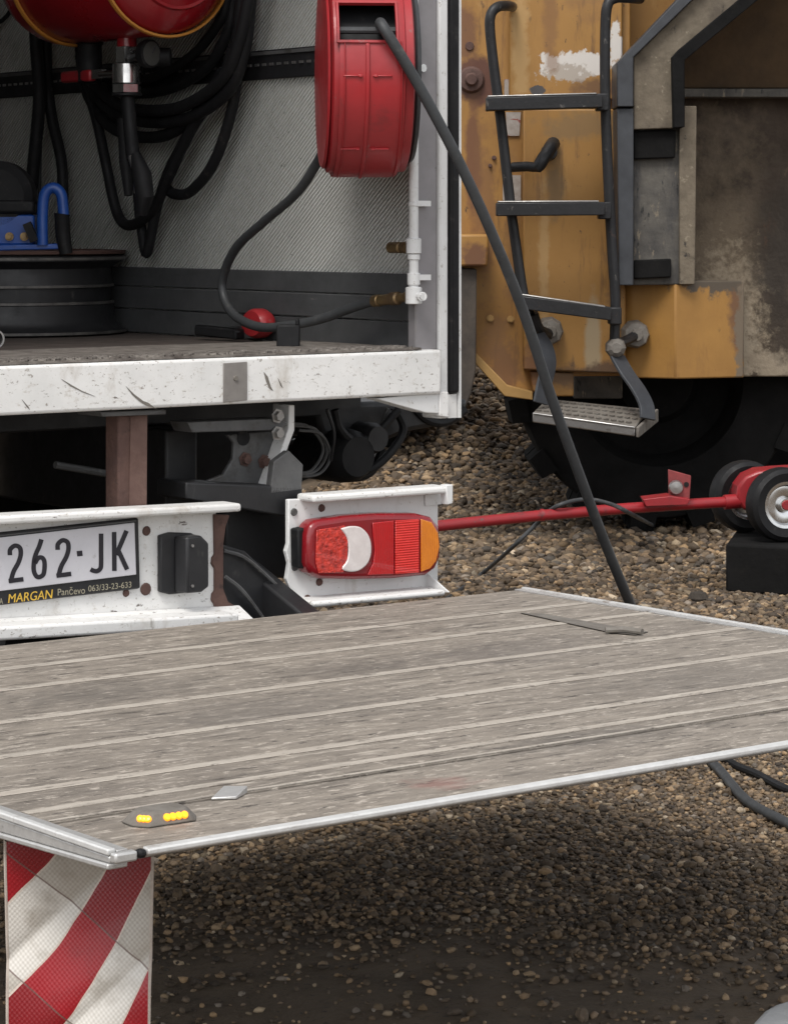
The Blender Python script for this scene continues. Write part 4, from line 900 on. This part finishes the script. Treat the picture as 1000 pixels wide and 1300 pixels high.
B().lathe([(RR * .90, pl_z), (RR * 1.0, pl_z + .003), (RR * 1.01, pl_z + .011), (RR * .9, pl_z + .0125)], RM, (0, 0, 1), 72, closed=True).build('locking_ring', 'rust', rim, smooth=True, label='rusty locking ring on top of the rim')
ZT = FZ + pl_z + .013
comp = thing('air_compressor', 'small blue compressor with curved tube handle standing on the rim', 'compressor', (RM.x, RM.y, ZT))
cd = 6.62
def cpx(px, py): return at(px, py, cd)
B().cp([(-70, 312), (76, 309), (76, 316), (-70, 320)], cd, cd + .16).build('base_plate', 'blue', comp, bevel=.003)
B().cp([(-60, 272), (44, 272), (44, 311), (-60, 312)], cd + .02, cd + .14).build('body', 'blue', comp, bevel=.006)
B().cp([(-60, 252), (44, 254), (44, 271), (-60, 271)], cd + .01, cd + .15).build('cover', 'rubber', comp, bevel=.008)
B().cp([(-60, 246), (28, 247), (30, 251.5), (-60, 251.5)], cd + .03, cd + .13).build('trim_strip', 'blue', comp, bevel=.002)
mc = cpx(-8, 250); mc = mc + FWD * .08
B().lathe([(0, -.06), (.07, -.06), (.09, -.045), (.09, .045), (.07, .06), (0, .06)], mc + UP * .0, FWD, 36).build('motor_housing', 'rubber', comp, smooth=True)
B().tube(spline([cpx(54, 311), cpx(54, 270), cpx(57, 246), cpx(67, 238), cpx(77, 245), cpx(80, 262), cpx(81, 282)], 6), .0135, 14).build('handle', 'blue', comp, smooth=True)
B().tube([cpx(79, 271), cpx(78.5, 275), cpx(80, 300), cpx(84, 322)], [.020, .0185, .018, .016], 14).build('grip', 'rubber', comp, smooth=True)
for x, y in ((11, 300), (30, 300)):
    q = cpx(x, y) + FWD * .018
    B().lathe([(0, -.016), (.006, -.016), (.006, -.008), (.0105, -.008), (.0105, 0)], q, FWD, 12).build('fitting', 'brass', comp)
B().bar(cpx(34, 283), cpx(44, 306), .02, .02).build('valve_block', 'rubber', comp)
# red tool and small black block on the floor, short pipe at the left edge
def fl_at(px, py): return onZ(px, py, FZ + .006)
T1 = Vector((XI - .052, onX(328, 415, XI - .052).y, FZ + .006))
tool = thing('hand_tool', 'red rounded tool with ridged black handle lying on the truck floor', 'tool', T1)
tc_ = Vector((XI - .052, onX(328, 415, XI - .052).y, FZ + .050))
hd = MB().lathe([(0, -.026), (.036, -.024), (.043, -.012), (.043, .012), (.036, .024), (0, .026)], (0, 0, 0), (1, 0, 0), 36)
hd.v = [Vector((p.x, p.y * 1.25, p.z * .92)) * .88 + tc_ - UP * .007 for p in hd.v]
hd.build('head', 'red_reel', tool, smooth=True)
ta, tb = at(305, 424, (T1 - CAM).dot(FWD)), at(252, 430, (T1 - CAM).dot(FWD) + .1)
tb.z = max(tb.z, FZ + .024)
B().bar(ta, tb, .030, .026).build('handle', 'rubber', tool, bevel=.005)
for k in range(2): B().bar(ta + UP * (.016 - .010 * k) - FWD * .017, tb + UP * (.016 - .010 * k) - FWD * .017, .004, .004).build('handle_ridge', 'rubber_dusty', tool)
K1 = fl_at(366, 441)
single(MB().box(K1 + UP * .026, (.05, .05, .048), Matrix.Rotation(-A, 3, 'Z')).box(K1 + UP * .056 + RIGHT * .02, (.008, .05, .014), Matrix.Rotation(-A, 3, 'Z')), 'rubber_block', 'rubber', 'small black block on the truck floor right of the red tool', 'block', (K1.x, K1.y, FZ + .006), bevel=.003)
S1 = fl_at(-6, 443)
single(MB().lathe([(.017, 0), (.021, 0), (.021, .22), (.017, .22)], Vector((S1.x, S1.y, FZ + .0275)), FWD - RIGHT * .5, 24, closed=True), 'steel_tube', 'steel', 'short open steel tube on the floor at the left edge', 'tube', (S1.x, S1.y, FZ + .006), smooth=True)

# ------------------------------------------------------------------ wheel loader beyond the truck
LD = 10.7
LB_ = CAM + FWD * (LD + .4) + RIGHT * 1.0; LB_.z = 0
loader = thing('wheel_loader', 'large ochre wheel loader with ladder, mud and scraped paint', 'loader', LB_, -A)
def Lloc(px, py, d): return Matrix.Rotation(A, 3, 'Z') @ (at(px, py, d) - LB_)
ym = masked_yellow()
c_ = Lloc(735, 80, 10.84)
blob(ym, c_, (.135, .4, .045), (.58, .54, .50), .22, 16, amp=1.5)
blob(ym, Lloc(720, 92, 10.84), (.10, .4, .03), (.38, .33, .28), .3, 30, amp=1.6)
blob(ym, Lloc(782, 52, 10.84), (.028, .4, .075), (.58, .54, .50), .2, 18, amp=1.3)
blob(ym, Lloc(683, 114, 10.84), (.035, .4, .018), (.06, .055, .055), .1, 20, amp=.6)
by = mat('ochre_body', (.34, .175, .043), (.27, .133, .034), 2.2, .6, dirt=(
    ((.44, .26, .09), .60, 5, .2, (1, 1, .5)), ((.13, .072, .03), .62, 15, .10, (1.5, 1.5, .35)),
    ((.24, .115, .028), .51, 3.5, .25, (1, 1, .35)), ((.09, .05, .024), .63, 22, .05, (1, 1, .7)), ((.13, .065, .026), .57, 10, .12, (2, 2, .22)), ((.06, .038, .022), .65, 60, .04, I3)), bump=(30, .1))
blob(by, Lloc(604, 100, 10.9), (.085, .4, .10), (.10, .038, .022), .35, 8, amp=.8)
blob(by, Lloc(600, 200, 10.9), (.03, .4, .25), (.16, .07, .03), .5, 8, amp=.8)
M['y_scraped'] = ym; M['y_body'] = by
def LP(pts, d0, d1, name, m, parent=loader, bevel=.006, **kw): return MB().cp(pts, d0, d1).build(name, m, parent, bevel=bevel, **kw)
body = LP([(540, -300), (800, -300), (800, 477), (690, 478), (676, 500), (644, 493), (605, 452), (540, 425)], 10.90, 10.96, 'body_panel', 'y_body')
LP([(540, -320), (1400, -320), (1400, 440), (560, 425)], 11.22, 13.2, 'body_bulk', 'y_body', bevel=.02)
LP([(603, 447), (644, 489), (676, 497), (676, 508), (640, 503), (601, 459)], 10.84, 10.90, 'lower_flange', 'yellow_dull', bevel=.004)
LP([(646, -300), (790, -300), (790, 126), (646, 126)], 10.86, 10.895, 'upper_plate', 'y_scraped')
door = LP([(664, 138), (794, 138), (794, 474), (664, 469)], 10.82, 10.895, 'access_door', 'yellow')
LP([(672, 471), (728, 473), (728, 503), (690, 503), (676, 496)], 10.85, 10.895, 'door_flap', 'yellow')
# grey vertical primer streaks on the door
blob(M['yellow'], Lloc(752, 430, 10.82), (.03, .5, .16), (.33, .25, .15), .5, 6, amp=.7)
for bx_, by_, sz_, cc_, op_ in ((675, 462, (.05, .5, .09), (.14, .06, .03), .8), (780, 300, (.03, .5, .30), (.16, .085, .035), .7), (705, 235, (.03, .5, .12), (.15, .10, .05), .6), (740, 160, (.20, .5, .05), (.19, .12, .055), .7),
                               (770, 470, (.09, .5, .03), (.09, .05, .028), .9), (600, 325, (.05, .5, .05), (.13, .055, .028), .9), (720, 480, (.08, .5, .04), (.10, .055, .03), .8), (690, 330, (.02, .5, .25), (.45, .30, .14), .5)):
    blob(M['yellow'], Lloc(bx_, by_, 10.82), sz_, cc_, .7, 16, amp=1.2, op=op_)
for bx_, by_, sz_, cc_, op_ in ((640, 470, (.06, .5, .10), (.15, .07, .032), .8), (615, 260, (.04, .5, .30), (.18, .085, .034), .7), (650, 300, (.03, .5, .25), (.17, .085, .035), .6), (592, 40, (.05, .5, .12), (.14, .06, .03), .8), (628, 430, (.05, .5, .10), (.20, .10, .04), .7)):
    blob(by, Lloc(bx_, by_, 10.9), sz_, cc_, .7, 14, amp=1.2, op=op_)
for bx_, by_, sz_, cc_, op_ in ((700, 20, (.03, .5, .22), (.18, .085, .034), .6), (770, 112, (.12, .5, .03), (.12, .06, .03), .8), (660, 60, (.03, .5, .25), (.46, .30, .13), .6), (740, -20, (.12, .5, .12), (.19, .095, .036), .5)):
    blob(ym, Lloc(bx_, by_, 10.84), sz_, cc_, .7, 14, amp=1.2, op=op_)
# lower corner box
def hexa(pts_lo, pts_hi, name, m, bevel=.006, parent=loader): return MB().prism(pts_lo, pts_hi).build(name, m, parent, bevel=bevel)
top_y, bot_y = 356, 479
cbm = mat('ochre_corner_box', (.36, .185, .044), (.27, .135, .034), 4, .6, dirt=(((.19, .09, .03), .56, 7, .2, (1, 1, .3)), ((.08, .045, .022), .66, 24, .06, (1, 1, .5))), bump=(40, .2))
blob(cbm, Lloc(945, 385, 10.7), (.05, .5, .20), (.15, .075, .035), .5, 10, amp=.9)
blob(cbm, Lloc(925, 355, 10.7), (.20, .5, .055), (.085, .066, .047), .4, 18, amp=1.3)
blob(cbm, Lloc(947, 420, 10.7), (.028, .5, .25), (.15, .115, .08), .4, 22, amp=1.3)
hexa([at(790, bot_y, 10.86), at(857, bot_y + 2, 10.70), at(944, bot_y, 10.82), at(944, bot_y, 11.1), at(790, bot_y, 11.1)],
     [at(790, top_y - 2, 10.86), at(857, top_y, 10.70), at(944, top_y, 10.82), at(944, top_y, 11.1), at(790, top_y - 2, 11.1)], 'corner_box', cbm)
md = mat('mud_splashed_dark_panel', (.062, .043, .029), (.034, .025, .018), 5, .9, dirt=(((.12, .09, .06), .57, 14, .12, (1, 1, .6)), ((.025, .019, .015), .56, 6, .2, I3), ((.14, .06, .028), .62, 8, .1, (1, 1, .4))), bump=(55, 1.0))
blob(md, Lloc(910, 330, 11.15), (.16, .6, .42), (.15, .115, .078), 1.4, 12, amp=1.6, op=.8)
blob(md, Lloc(925, 410, 11.15), (.13, .6, .26), (.235, .19, .135), .7, 26, amp=1.5)
blob(md, Lloc(930, 445, 11.15), (.10, .6, .16), (.30, .25, .185), .5, 40, amp=1.5)
blob(md, Lloc(985, 465, 11.15), (.12, .6, .06), (.25, .205, .15), .5, 18, amp=1.2)
blob(md, Lloc(990, 330, 11.15), (.10, .6, .30), (.028, .022, .017), .8, 12, amp=1.2, op=.8)
M['mud_dark'] = md
LP([(868, 122), (1400, 122), (1400, 478), (868, 478)], 11.14, 11.2, 'wheel_arch', 'mud_dark')
LP([(866, 112), (1400, 112), (1400, 123), (866, 123)], 11.02, 11.2, 'arch_ledge', 'mudcol', bevel=.004)
hexa([at(866, 112, 11.04), at(1400, 112, 11.04), at(1400, 112, 11.2), at(866, 112, 11.2)], [at(866, -310, 10.4), at(1400, -310, 10.4), at(1400, -310, 11.2), at(866, -310, 11.2)], 'arch_upper', mat('brown_arch_paint', (.095, .057, .026), (.055, .035, .019), 5, .8, dirt=(((.05, .036, .026), .56, 7, .2, I3),), bump=(30, .5)))
# bent fender support
col = LP([(803, 160), (882, 150), (882, 361), (803, 362)], 10.70, 10.86, 'fender_support', 'mudcol')
LP([(783, 137), (804, 137), (804, 362), (785, 362)], 10.62, 10.86, 'front_flange', 'slate', col, bevel=.004)
LP([(862, 134), (884, 134), (882, 361), (862, 361)], 10.68, 10.86, 'tan_strip', 'mudtan', col, bevel=.004)
LP([(804, 166), (858, 164), (857, 200), (804, 202)], 10.67, 10.70, 'rubber_pad', 'tyre', col)
LP([(804, 330), (852, 328), (852, 352), (804, 354)], 10.67, 10.70, 'rubber_pad', 'tyre', col)
LP([(783, 135), (783, 80), (872, -14), (960, -110), (990, -110), (804, 72), (804, 135)], 10.60, 10.86, 'upper_flange', 'slate', col, bevel=.004)
LP([(804, 72), (990, -110), (1090, -110), (862, 66), (864, 162), (804, 164)], 10.64, 10.86, 'upper_web', 'mudtan', col, bevel=.004)
LP([(853, 72), (862, 62), (1068, -110), (1094, -110), (869, 76), (869, 161), (855, 162)], 10.58, 10.86, 'upper_edge', 'tyre', col, bevel=.004)
# left: bracket block, grey strut, pivot
LP([(540, 297), (620, 297), (619, 338), (540, 338)], 10.70, 10.90, 'bracket_block', 'yellow', bevel=.01)
LP([(555, 341), (605, 341), (604, 470), (598, 500), (590, 520), (555, 535)], 10.74, 10.88, 'strut', mat('grimy_strut', (.085, .066, .05), (.04, .034, .03), 9, .8, dirt=(((.03, .022, .018), .55, 8, .15, (1, 1, .4)),), bump=(40, .4)))
q = at(598, 101, 10.9); B().lathe([(0, -.05), (.02, -.05), (.028, -.03), (.045, -.028), (.055, 0)], q, FWD, 18).build('pivot_pin', 'rust', loader, smooth=True)
q = at(596, 58, 10.9); B().lathe([(.006, -.008), (.016, -.008), (.018, 0), (.006, 0)], q, FWD, 16).build('plug', 'rust', loader, smooth=True)
for x, y, s in ((622, 404, .011), (648, 405, .011), (627, 200, .007), (622, 210, .006)):
    q = at(x, y, 10.9); B().lathe([(0, -.016), (s, -.016), (s, -.004), (s * 1.4, -.004), (s * 1.4, 0)], q, FWD, 8).build('bolt', 'yellow_dull' if y > 300 else 'rust', loader)
LP([(640, 100), (648, 100), (648, 122), (640, 122)], 10.885, 10.899, 'sticker', 'sticker', bevel=0)
LP([(642, 142), (661, 142), (659, 172), (643, 172)], 10.89, 10.899, 'sticker', 'sticker', bevel=0)
LP([(638, 222), (661, 222), (661, 254), (638, 254)], 10.89, 10.899, 'sticker', 'sticker', bevel=0)
# door latch: dark bent handle
ha = MB().tube(spline([at(650, 212, 10.76), at(668, 211, 10.74), at(682, 211, 10.72), at(690, 200, 10.72), at(698, 188, 10.75), at(702, 182, 10.81)], 5), [.020] * 10 + [.026] * 10 + [.028] * 6, 12)
ha.build('door_handle', 'ladder', door, smooth=True)
q = at(697, 193, 10.80); B().lathe([(.028, -.06), (.03, -.05), (.034, .02)], q, FWD, 16).build('latch_boss', 'ladder', door, smooth=True)
# ladder
lad = None
def lt(pts, r, name, n=6, m='ladder', parent=None): return MB().tube(spline([at(x, y, d) for x, y, d in pts], n), r, 12).build(name, m, parent or loader, smooth=True)
left_rail = lt([(650, 8, 10.84), (645, 7, 10.70), (632, 8, 10.62), (623, 18, 10.60), (622, 40, 10.60), (628, 95, 10.60), (634, 140, 10.60), (641, 200, 10.60), (648, 262, 10.60), (656, 320, 10.60), (664, 372, 10.60), (672, 398, 10.60)], .0205, 'ladder_rail')
right_rail = lt([(812, -2, 10.84), (800, -3, 10.66), (782, -3, 10.60), (771, 6, 10.58), (768, 40, 10.58), (768, 120, 10.58), (770, 180, 10.58), (773, 250, 10.58), (777, 320, 10.58), (781, 380, 10.58), (780, 432, 10.58)], .0205, 'ladder_rail')
def rung(p, q_, h, d0, d1, name='ladder_rung'):
    mb = MB().cp([(p[0], p[1]), (q_[0], q_[1]), (q_[0], q_[1] + h), (p[0], p[1] + h)], d0, d1); return mb.build(name, 'ladder', loader, bevel=.004)
for p, q_ in (((617, 123), (765, 119)), ((630, 257), (768, 256)), ((660, 375), (776, 390))):
    r_ = rung(p, q_, 17, 10.50, 10.60)
    # bright steel strip along the top of the rung
    a = [at(p[0] + 2, p[1], 10.5) + UP * .0005, at(q_[0] - 8, q_[1] + .2, 10.5) + UP * .0005]
    b = [x + FWD * .095 for x in a]; B().prism([a[0], a[1], b[1], b[0]], [x + UP * .006 for x in (a[0], a[1], b[1], b[0])]).build('rung_strip', 'steel', r_, bevel=.002)
for x, y in ((765, 120), (768, 258), (781, 392)):
    LP([(x - 8, y - 2), (x + 8, y - 2), (x + 8, y + 20), (x - 8, y + 20)], 10.53, 10.62, 'rung_clamp', 'ladder', bevel=.005)
# mounts and flexible straps, perforated lowest step
for x, y in ((697, 420), (806, 424)):
    q = at(x, y, 10.80)
    mo = B().lathe([(0, -.10), (.022, -.10), (.026, -.075), (.046, -.072), (.055, -.03), (.058, .02)], q, FWD, 9).build('ladder_mount', 'step', loader)
B().tube(spline([at(676, 398, 10.6), at(684, 418, 10.63), at(697, 424, 10.72)], 5), .022, 10).build('mount_arm', 'ladder', loader, smooth=True)
B().tube(spline([at(779, 432, 10.6), at(790, 434, 10.64), at(806, 426, 10.72)], 5), .020, 10).build('mount_arm', 'ladder', loader, smooth=True)
q = at(781, 441, 10.59); B().lathe([(0, -.05), (.02, -.05), (.036, -.035), (.042, 0), (.036, .035), (0, .04)], q, FWD, 9).build('rail_shoe', 'step', loader)
def strap(pts, w, name):
    P = spline([at(*p) for p in pts], 6); mb = MB(); n_ = len(P); th = .012; vs_ = []
    for i, p in enumerate(P):
        t = (P[min(i + 1, n_ - 1)] - P[max(i - 1, 0)]).normalized(); sd = RIGHT * .75 + FWD * .66; sd = (sd - t * sd.dot(t)).normalized(); nn = t.cross(sd)
        vs_ += [p + sd * w / 2 * a_ + nn * th / 2 * b_ for a_, b_ in ((-1, -1), (1, -1), (1, 1), (-1, 1))]
    fs_ = [(4 * i + k, 4 * i + (k + 1) % 4, 4 * i + 4 + (k + 1) % 4, 4 * i + 4 + k) for i in range(n_ - 1) for k in range(4)] + [(0, 1, 2, 3), (4 * n_ - 1, 4 * n_ - 2, 4 * n_ - 3, 4 * n_ - 4)]
    mb.add(vs_, fs_).build(name, 'slate', loader, bevel=.002)
strap([(682, 424, 10.60), (692, 440, 10.58), (696, 462, 10.56), (690, 490, 10.55), (686, 512, 10.54)], .075, 'step_strap')
strap([(783, 452, 10.58), (796, 474, 10.54), (810, 494, 10.50), (820, 514, 10.47), (822, 532, 10.45)], .075, 'step_strap')
# step plate: bent sheet with punched pimples
s0, s1 = at(676, 524, 10.46), at(806, 542, 10.36); bk0, bk1 = at(694, 506, 10.76), at(822, 519, 10.68)
step = B().prism([s0, s1, bk1, bk0], [p - UP * .012 for p in (s0, s1, bk1, bk0)]).build('lower_step', 'step', loader, bevel=.003)
sf = B().prism([s0 + UP * .002, s1 + UP * .002, s1 - UP * .036, s0 - UP * .036], [p + FWD * .012 for p in (s0 + UP * .002, s1 + UP * .002, s1 - UP * .036, s0 - UP * .036)]).build('step_nose', 'steel', step, bevel=.004)
B().prism([s1 + RIGHT * .003, bk1 + RIGHT * .03, bk1 + RIGHT * .03 - UP * .05, s1 + RIGHT * .003 - UP * .04], [p + RIGHT * .012 for p in (s1 + RIGHT * .003, bk1 + RIGHT * .03, bk1 + RIGHT * .03 - UP * .05, s1 + RIGHT * .003 - UP * .04)]).build('step_end', 'step', step, bevel=.003)
hl = MB()
for j in range(4):
    for i in range(13):
        u, v = (i + .5 + (j % 2) * .4) / 13.6, (j + .7) / 4.5
        p = (s0 * (1 - u) + s1 * u) * (1 - v) + (bk0 * (1 - u) + bk1 * u) * v
        hl.lathe([(.010, .0008), (.0115, .006), (.008, .006), (.007, .0008)], p, UP, 8, closed=True)
hl.build('step_pimples', 'step', step)['kind'] = 'stuff'
hl = MB()
for j in range(4):
    for i in range(13):
        u, v = (i + .5 + (j % 2) * .4) / 13.6, (j + .7) / 4.5
        p = (s0 * (1 - u) + s1 * u) * (1 - v) + (bk0 * (1 - u) + bk1 * u) * v
        hl.lathe([(.0001, .0006), (.007, .0006), (.007, .0012), (.0001, .0012)], p, UP, 8)
hl.build('step_holes', 'rubber', step)['kind'] = 'stuff'
# dark undercarriage behind the step
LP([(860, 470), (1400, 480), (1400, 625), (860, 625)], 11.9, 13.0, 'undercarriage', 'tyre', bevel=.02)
LP([(728, 478), (790, 478), (790, 506), (728, 506)], 11.2, 11.4, 'under_frame', 'mudcol')
def big_wheel(cx, d, r, w, name='road_wheel', lugs=20):
    c = at(cx, 280, d); c.z = r; p = [(r * .56, -w * .46), (r * .80, -w * .5), (r * .89, -w * .46), (r * .91, -w * .38), (r * .91, w * .38), (r * .89, w * .46), (r * .80, w * .5), (r * .56, w * .46)]
    t = B().lathe(p, c, FWD, 64, closed=True).build(name, 'tyre', loader, smooth=True)
    u, w_ = RIGHT, UP
    for k in range(lugs):
        for side in (-1, 1):
            a0 = 2 * math.pi * k / lugs; da = 2 * math.pi / lugs * .24; mb = MB()
            def P_(r_, a_, h): return c + FWD * h + (u * math.cos(a_) + w_ * math.sin(a_)) * r_
            lo = [P_(r * .88, a0 - da, side * w * .03), P_(r * .88, a0 + da, side * w * .03), P_(r * .87, a0 + da, side * w * .50), P_(r * .87, a0 - da, side * w * .50)]
            hi = [P_(r * 1.0, a0 - da * .75, side * w * .03), P_(r * 1.0, a0 + da * .75, side * w * .03), P_(r * .985, a0 + da * .75, side * w * .47), P_(r * .985, a0 - da * .75, side * w * .47)]
            mb.prism(lo, hi).build('lug', 'tyre', t)
    B().lathe([(0, -w * .2), (r * .25, -w * .25), (r * .3, -w * .1), (r * .5, -w * .12), (r * .565, -w * .44), (r * .565, w * .44), (0, w * .2)], c, FWD, 40).build('rim', 'tyre', t, smooth=True)
big_wheel(828, 11.55, .635, .5, lugs=15)
big_wheel(385, 13.7, .80, .55)
LP([(300, 430), (540, 440), (540, 520), (300, 520)], 13.1, 13.9, 'front_axle', 'black_metal', bevel=.03)

# ------------------------------------------------------------------ red wheeled jack, its block and hose
JD = 9.62
jw = at(992, 640, JD - .05); jr = 47 * (JD - .05) / F
jack = thing('trolley_jack', 'red wheeled jack with long bar handle and small grey-hubbed tyres', 'jack', (jw.x, jw.y, jw.z - jr), -A)
jax = (FWD - RIGHT * .33).normalized()
def jwheel(c):
    t = B().lathe([(jr * .62, -.035), (jr * .86, -.042), (jr * .97, -.03), (jr, -.012), (jr, .012), (jr * .97, .03), (jr * .86, .042), (jr * .62, .035)], c, jax, 40, closed=True).build('wheel', 'rubber', jack, smooth=True)
    B().lathe([(0, -.036), (jr * .17, -.036), (jr * .20, -.02), (jr * .34, -.026), (jr * .50, -.024), (jr * .55, -.034), (jr * .63, -.036), (jr * .65, -.03), (jr * .6, .03), (0, .03)], c, jax, 36).build('hub', 'chrome', t, smooth=True)
    B().lathe([(0, -.040), (jr * .12, -.040), (jr * .14, -.036)], c, jax, 16).build('hub_cap', 'red_jack', t)
jwheel(jw)
j2 = jw + jax * .30; jwheel(j2)
B().tube([jw + jax * .03, j2 - jax * .03], .022, 14).build('axle', 'red_jack', jack, smooth=True)
B().cp([(934, 634), (936, 618), (946, 605), (962, 598), (985, 596), (1090, 590), (1090, 660), (1000, 652), (944, 648)], JD + .02, JD + .18).build('frame', 'red_jack', jack, bevel=.01)
hp = [at(945, 636, JD + .05), at(900, 638.5, JD + .02), at(800, 645, JD - .08), at(690, 654, JD - .2), at(600, 663, JD - .3), at(470, 677, JD - .42)]
B().tube(hp, .0190, 16).build('handle_bar', 'red_jack', jack, smooth=True)
B().tube([at(944, 635.5, JD + .05), at(919, 637.5, JD + .035)], .026, 16).build('sleeve', 'red_jack', jack, smooth=True)
B().tube([at(690, 653.8, JD - .2), at(686, 654.2, JD - .202)], .0215, 16).build('collar', 'red_jack', jack, smooth=True)
B().cp([(816, 634), (850, 630), (876, 634), (872, 641), (820, 643)], JD - .12, JD).build('bracket_plate', 'red_jack', jack, bevel=.002)
B().cp([(848, 596), (877, 604), (875, 636), (849, 634)], JD - .06, JD - .045).build('upright_plate', mat('dull_red_plate', (.27, .04, .042), (.18, .035, .035), 30, .6), jack, bevel=.002)
q = at(858, 619, JD - .075); B().lathe([(0, -.01), (.022, -.008), (.026, .01)], q, FWD, 14).build('release_knob', 'steel', jack, smooth=True)
q = at(871, 615, JD - .062); B().lathe([(0, -.001), (.009, -.001), (.009, .0)], q, FWD, 12).build('slot', 'rubber', jack)
# block under the wheel
bz = jw.z - jr - .002
bp_ = [at(921, 700, JD - .12), at(1075, 702, JD - .32), at(1095, 702, JD + .35), at(940, 700, JD + .5)]
for p in bp_: p.z = .008
single(MB().prism(bp_, [Vector((p.x, p.y, bz)) for p in bp_]), 'bearing_block', 'tyre', 'black block on the gravel under the jack wheel', 'block', sum(bp_, Vector()) / 4, bevel=.008)
hose('jack_hose', 'thin dark air line rising from the gravel over the red jack bar', [onZ(560, 765, .01), onZ(585, 748, .01), onZ(612, 728, .012), at(650, 695, 9.55), at(682, 664, 9.55), at(706, 643, 9.42), at(742, 634, 9.46), at(775, 640, 9.40), at(800, 652, 9.40), onZ(830, 668, .012) ], .0075, 'rubber_dusty', 8, 10)
single(MB().lathe([(0, 0), (.03, .002), (.036, .015), (.026, .034), (0, .04)], onZ(886, 765, .0), UP, 9), 'dark_stone', mat('dark_brown_stone', (.055, .044, .034), (.03, .024, .019), 30, .9, bump=(60, .8)), 'dark lump on the gravel beyond the platform side rail', 'stone', onZ(886, 765, 0), smooth=True)
# concrete slab corner at the lower right
k0_ = onZ(1014, 1266, .05)
kb = [Vector((k0_.x, k0_.y, 0)) + RIGHT * a_ + FWD * b_ for a_, b_ in ((-.068, -.07), (-.045, -.035), (-.015, -.008), (.02, .002), (.5, .05), (.5, -.5), (-.16, -.5), (-.12, -.2))]
single(MB().prism(kb, [p + UP * .05 for p in kb]), 'concrete_slab', 'concrete', 'grey concrete slab with rounded corner at the bottom right', 'slab', Vector((k0_.x, k0_.y, 0)), bevel=.012, seg=3)
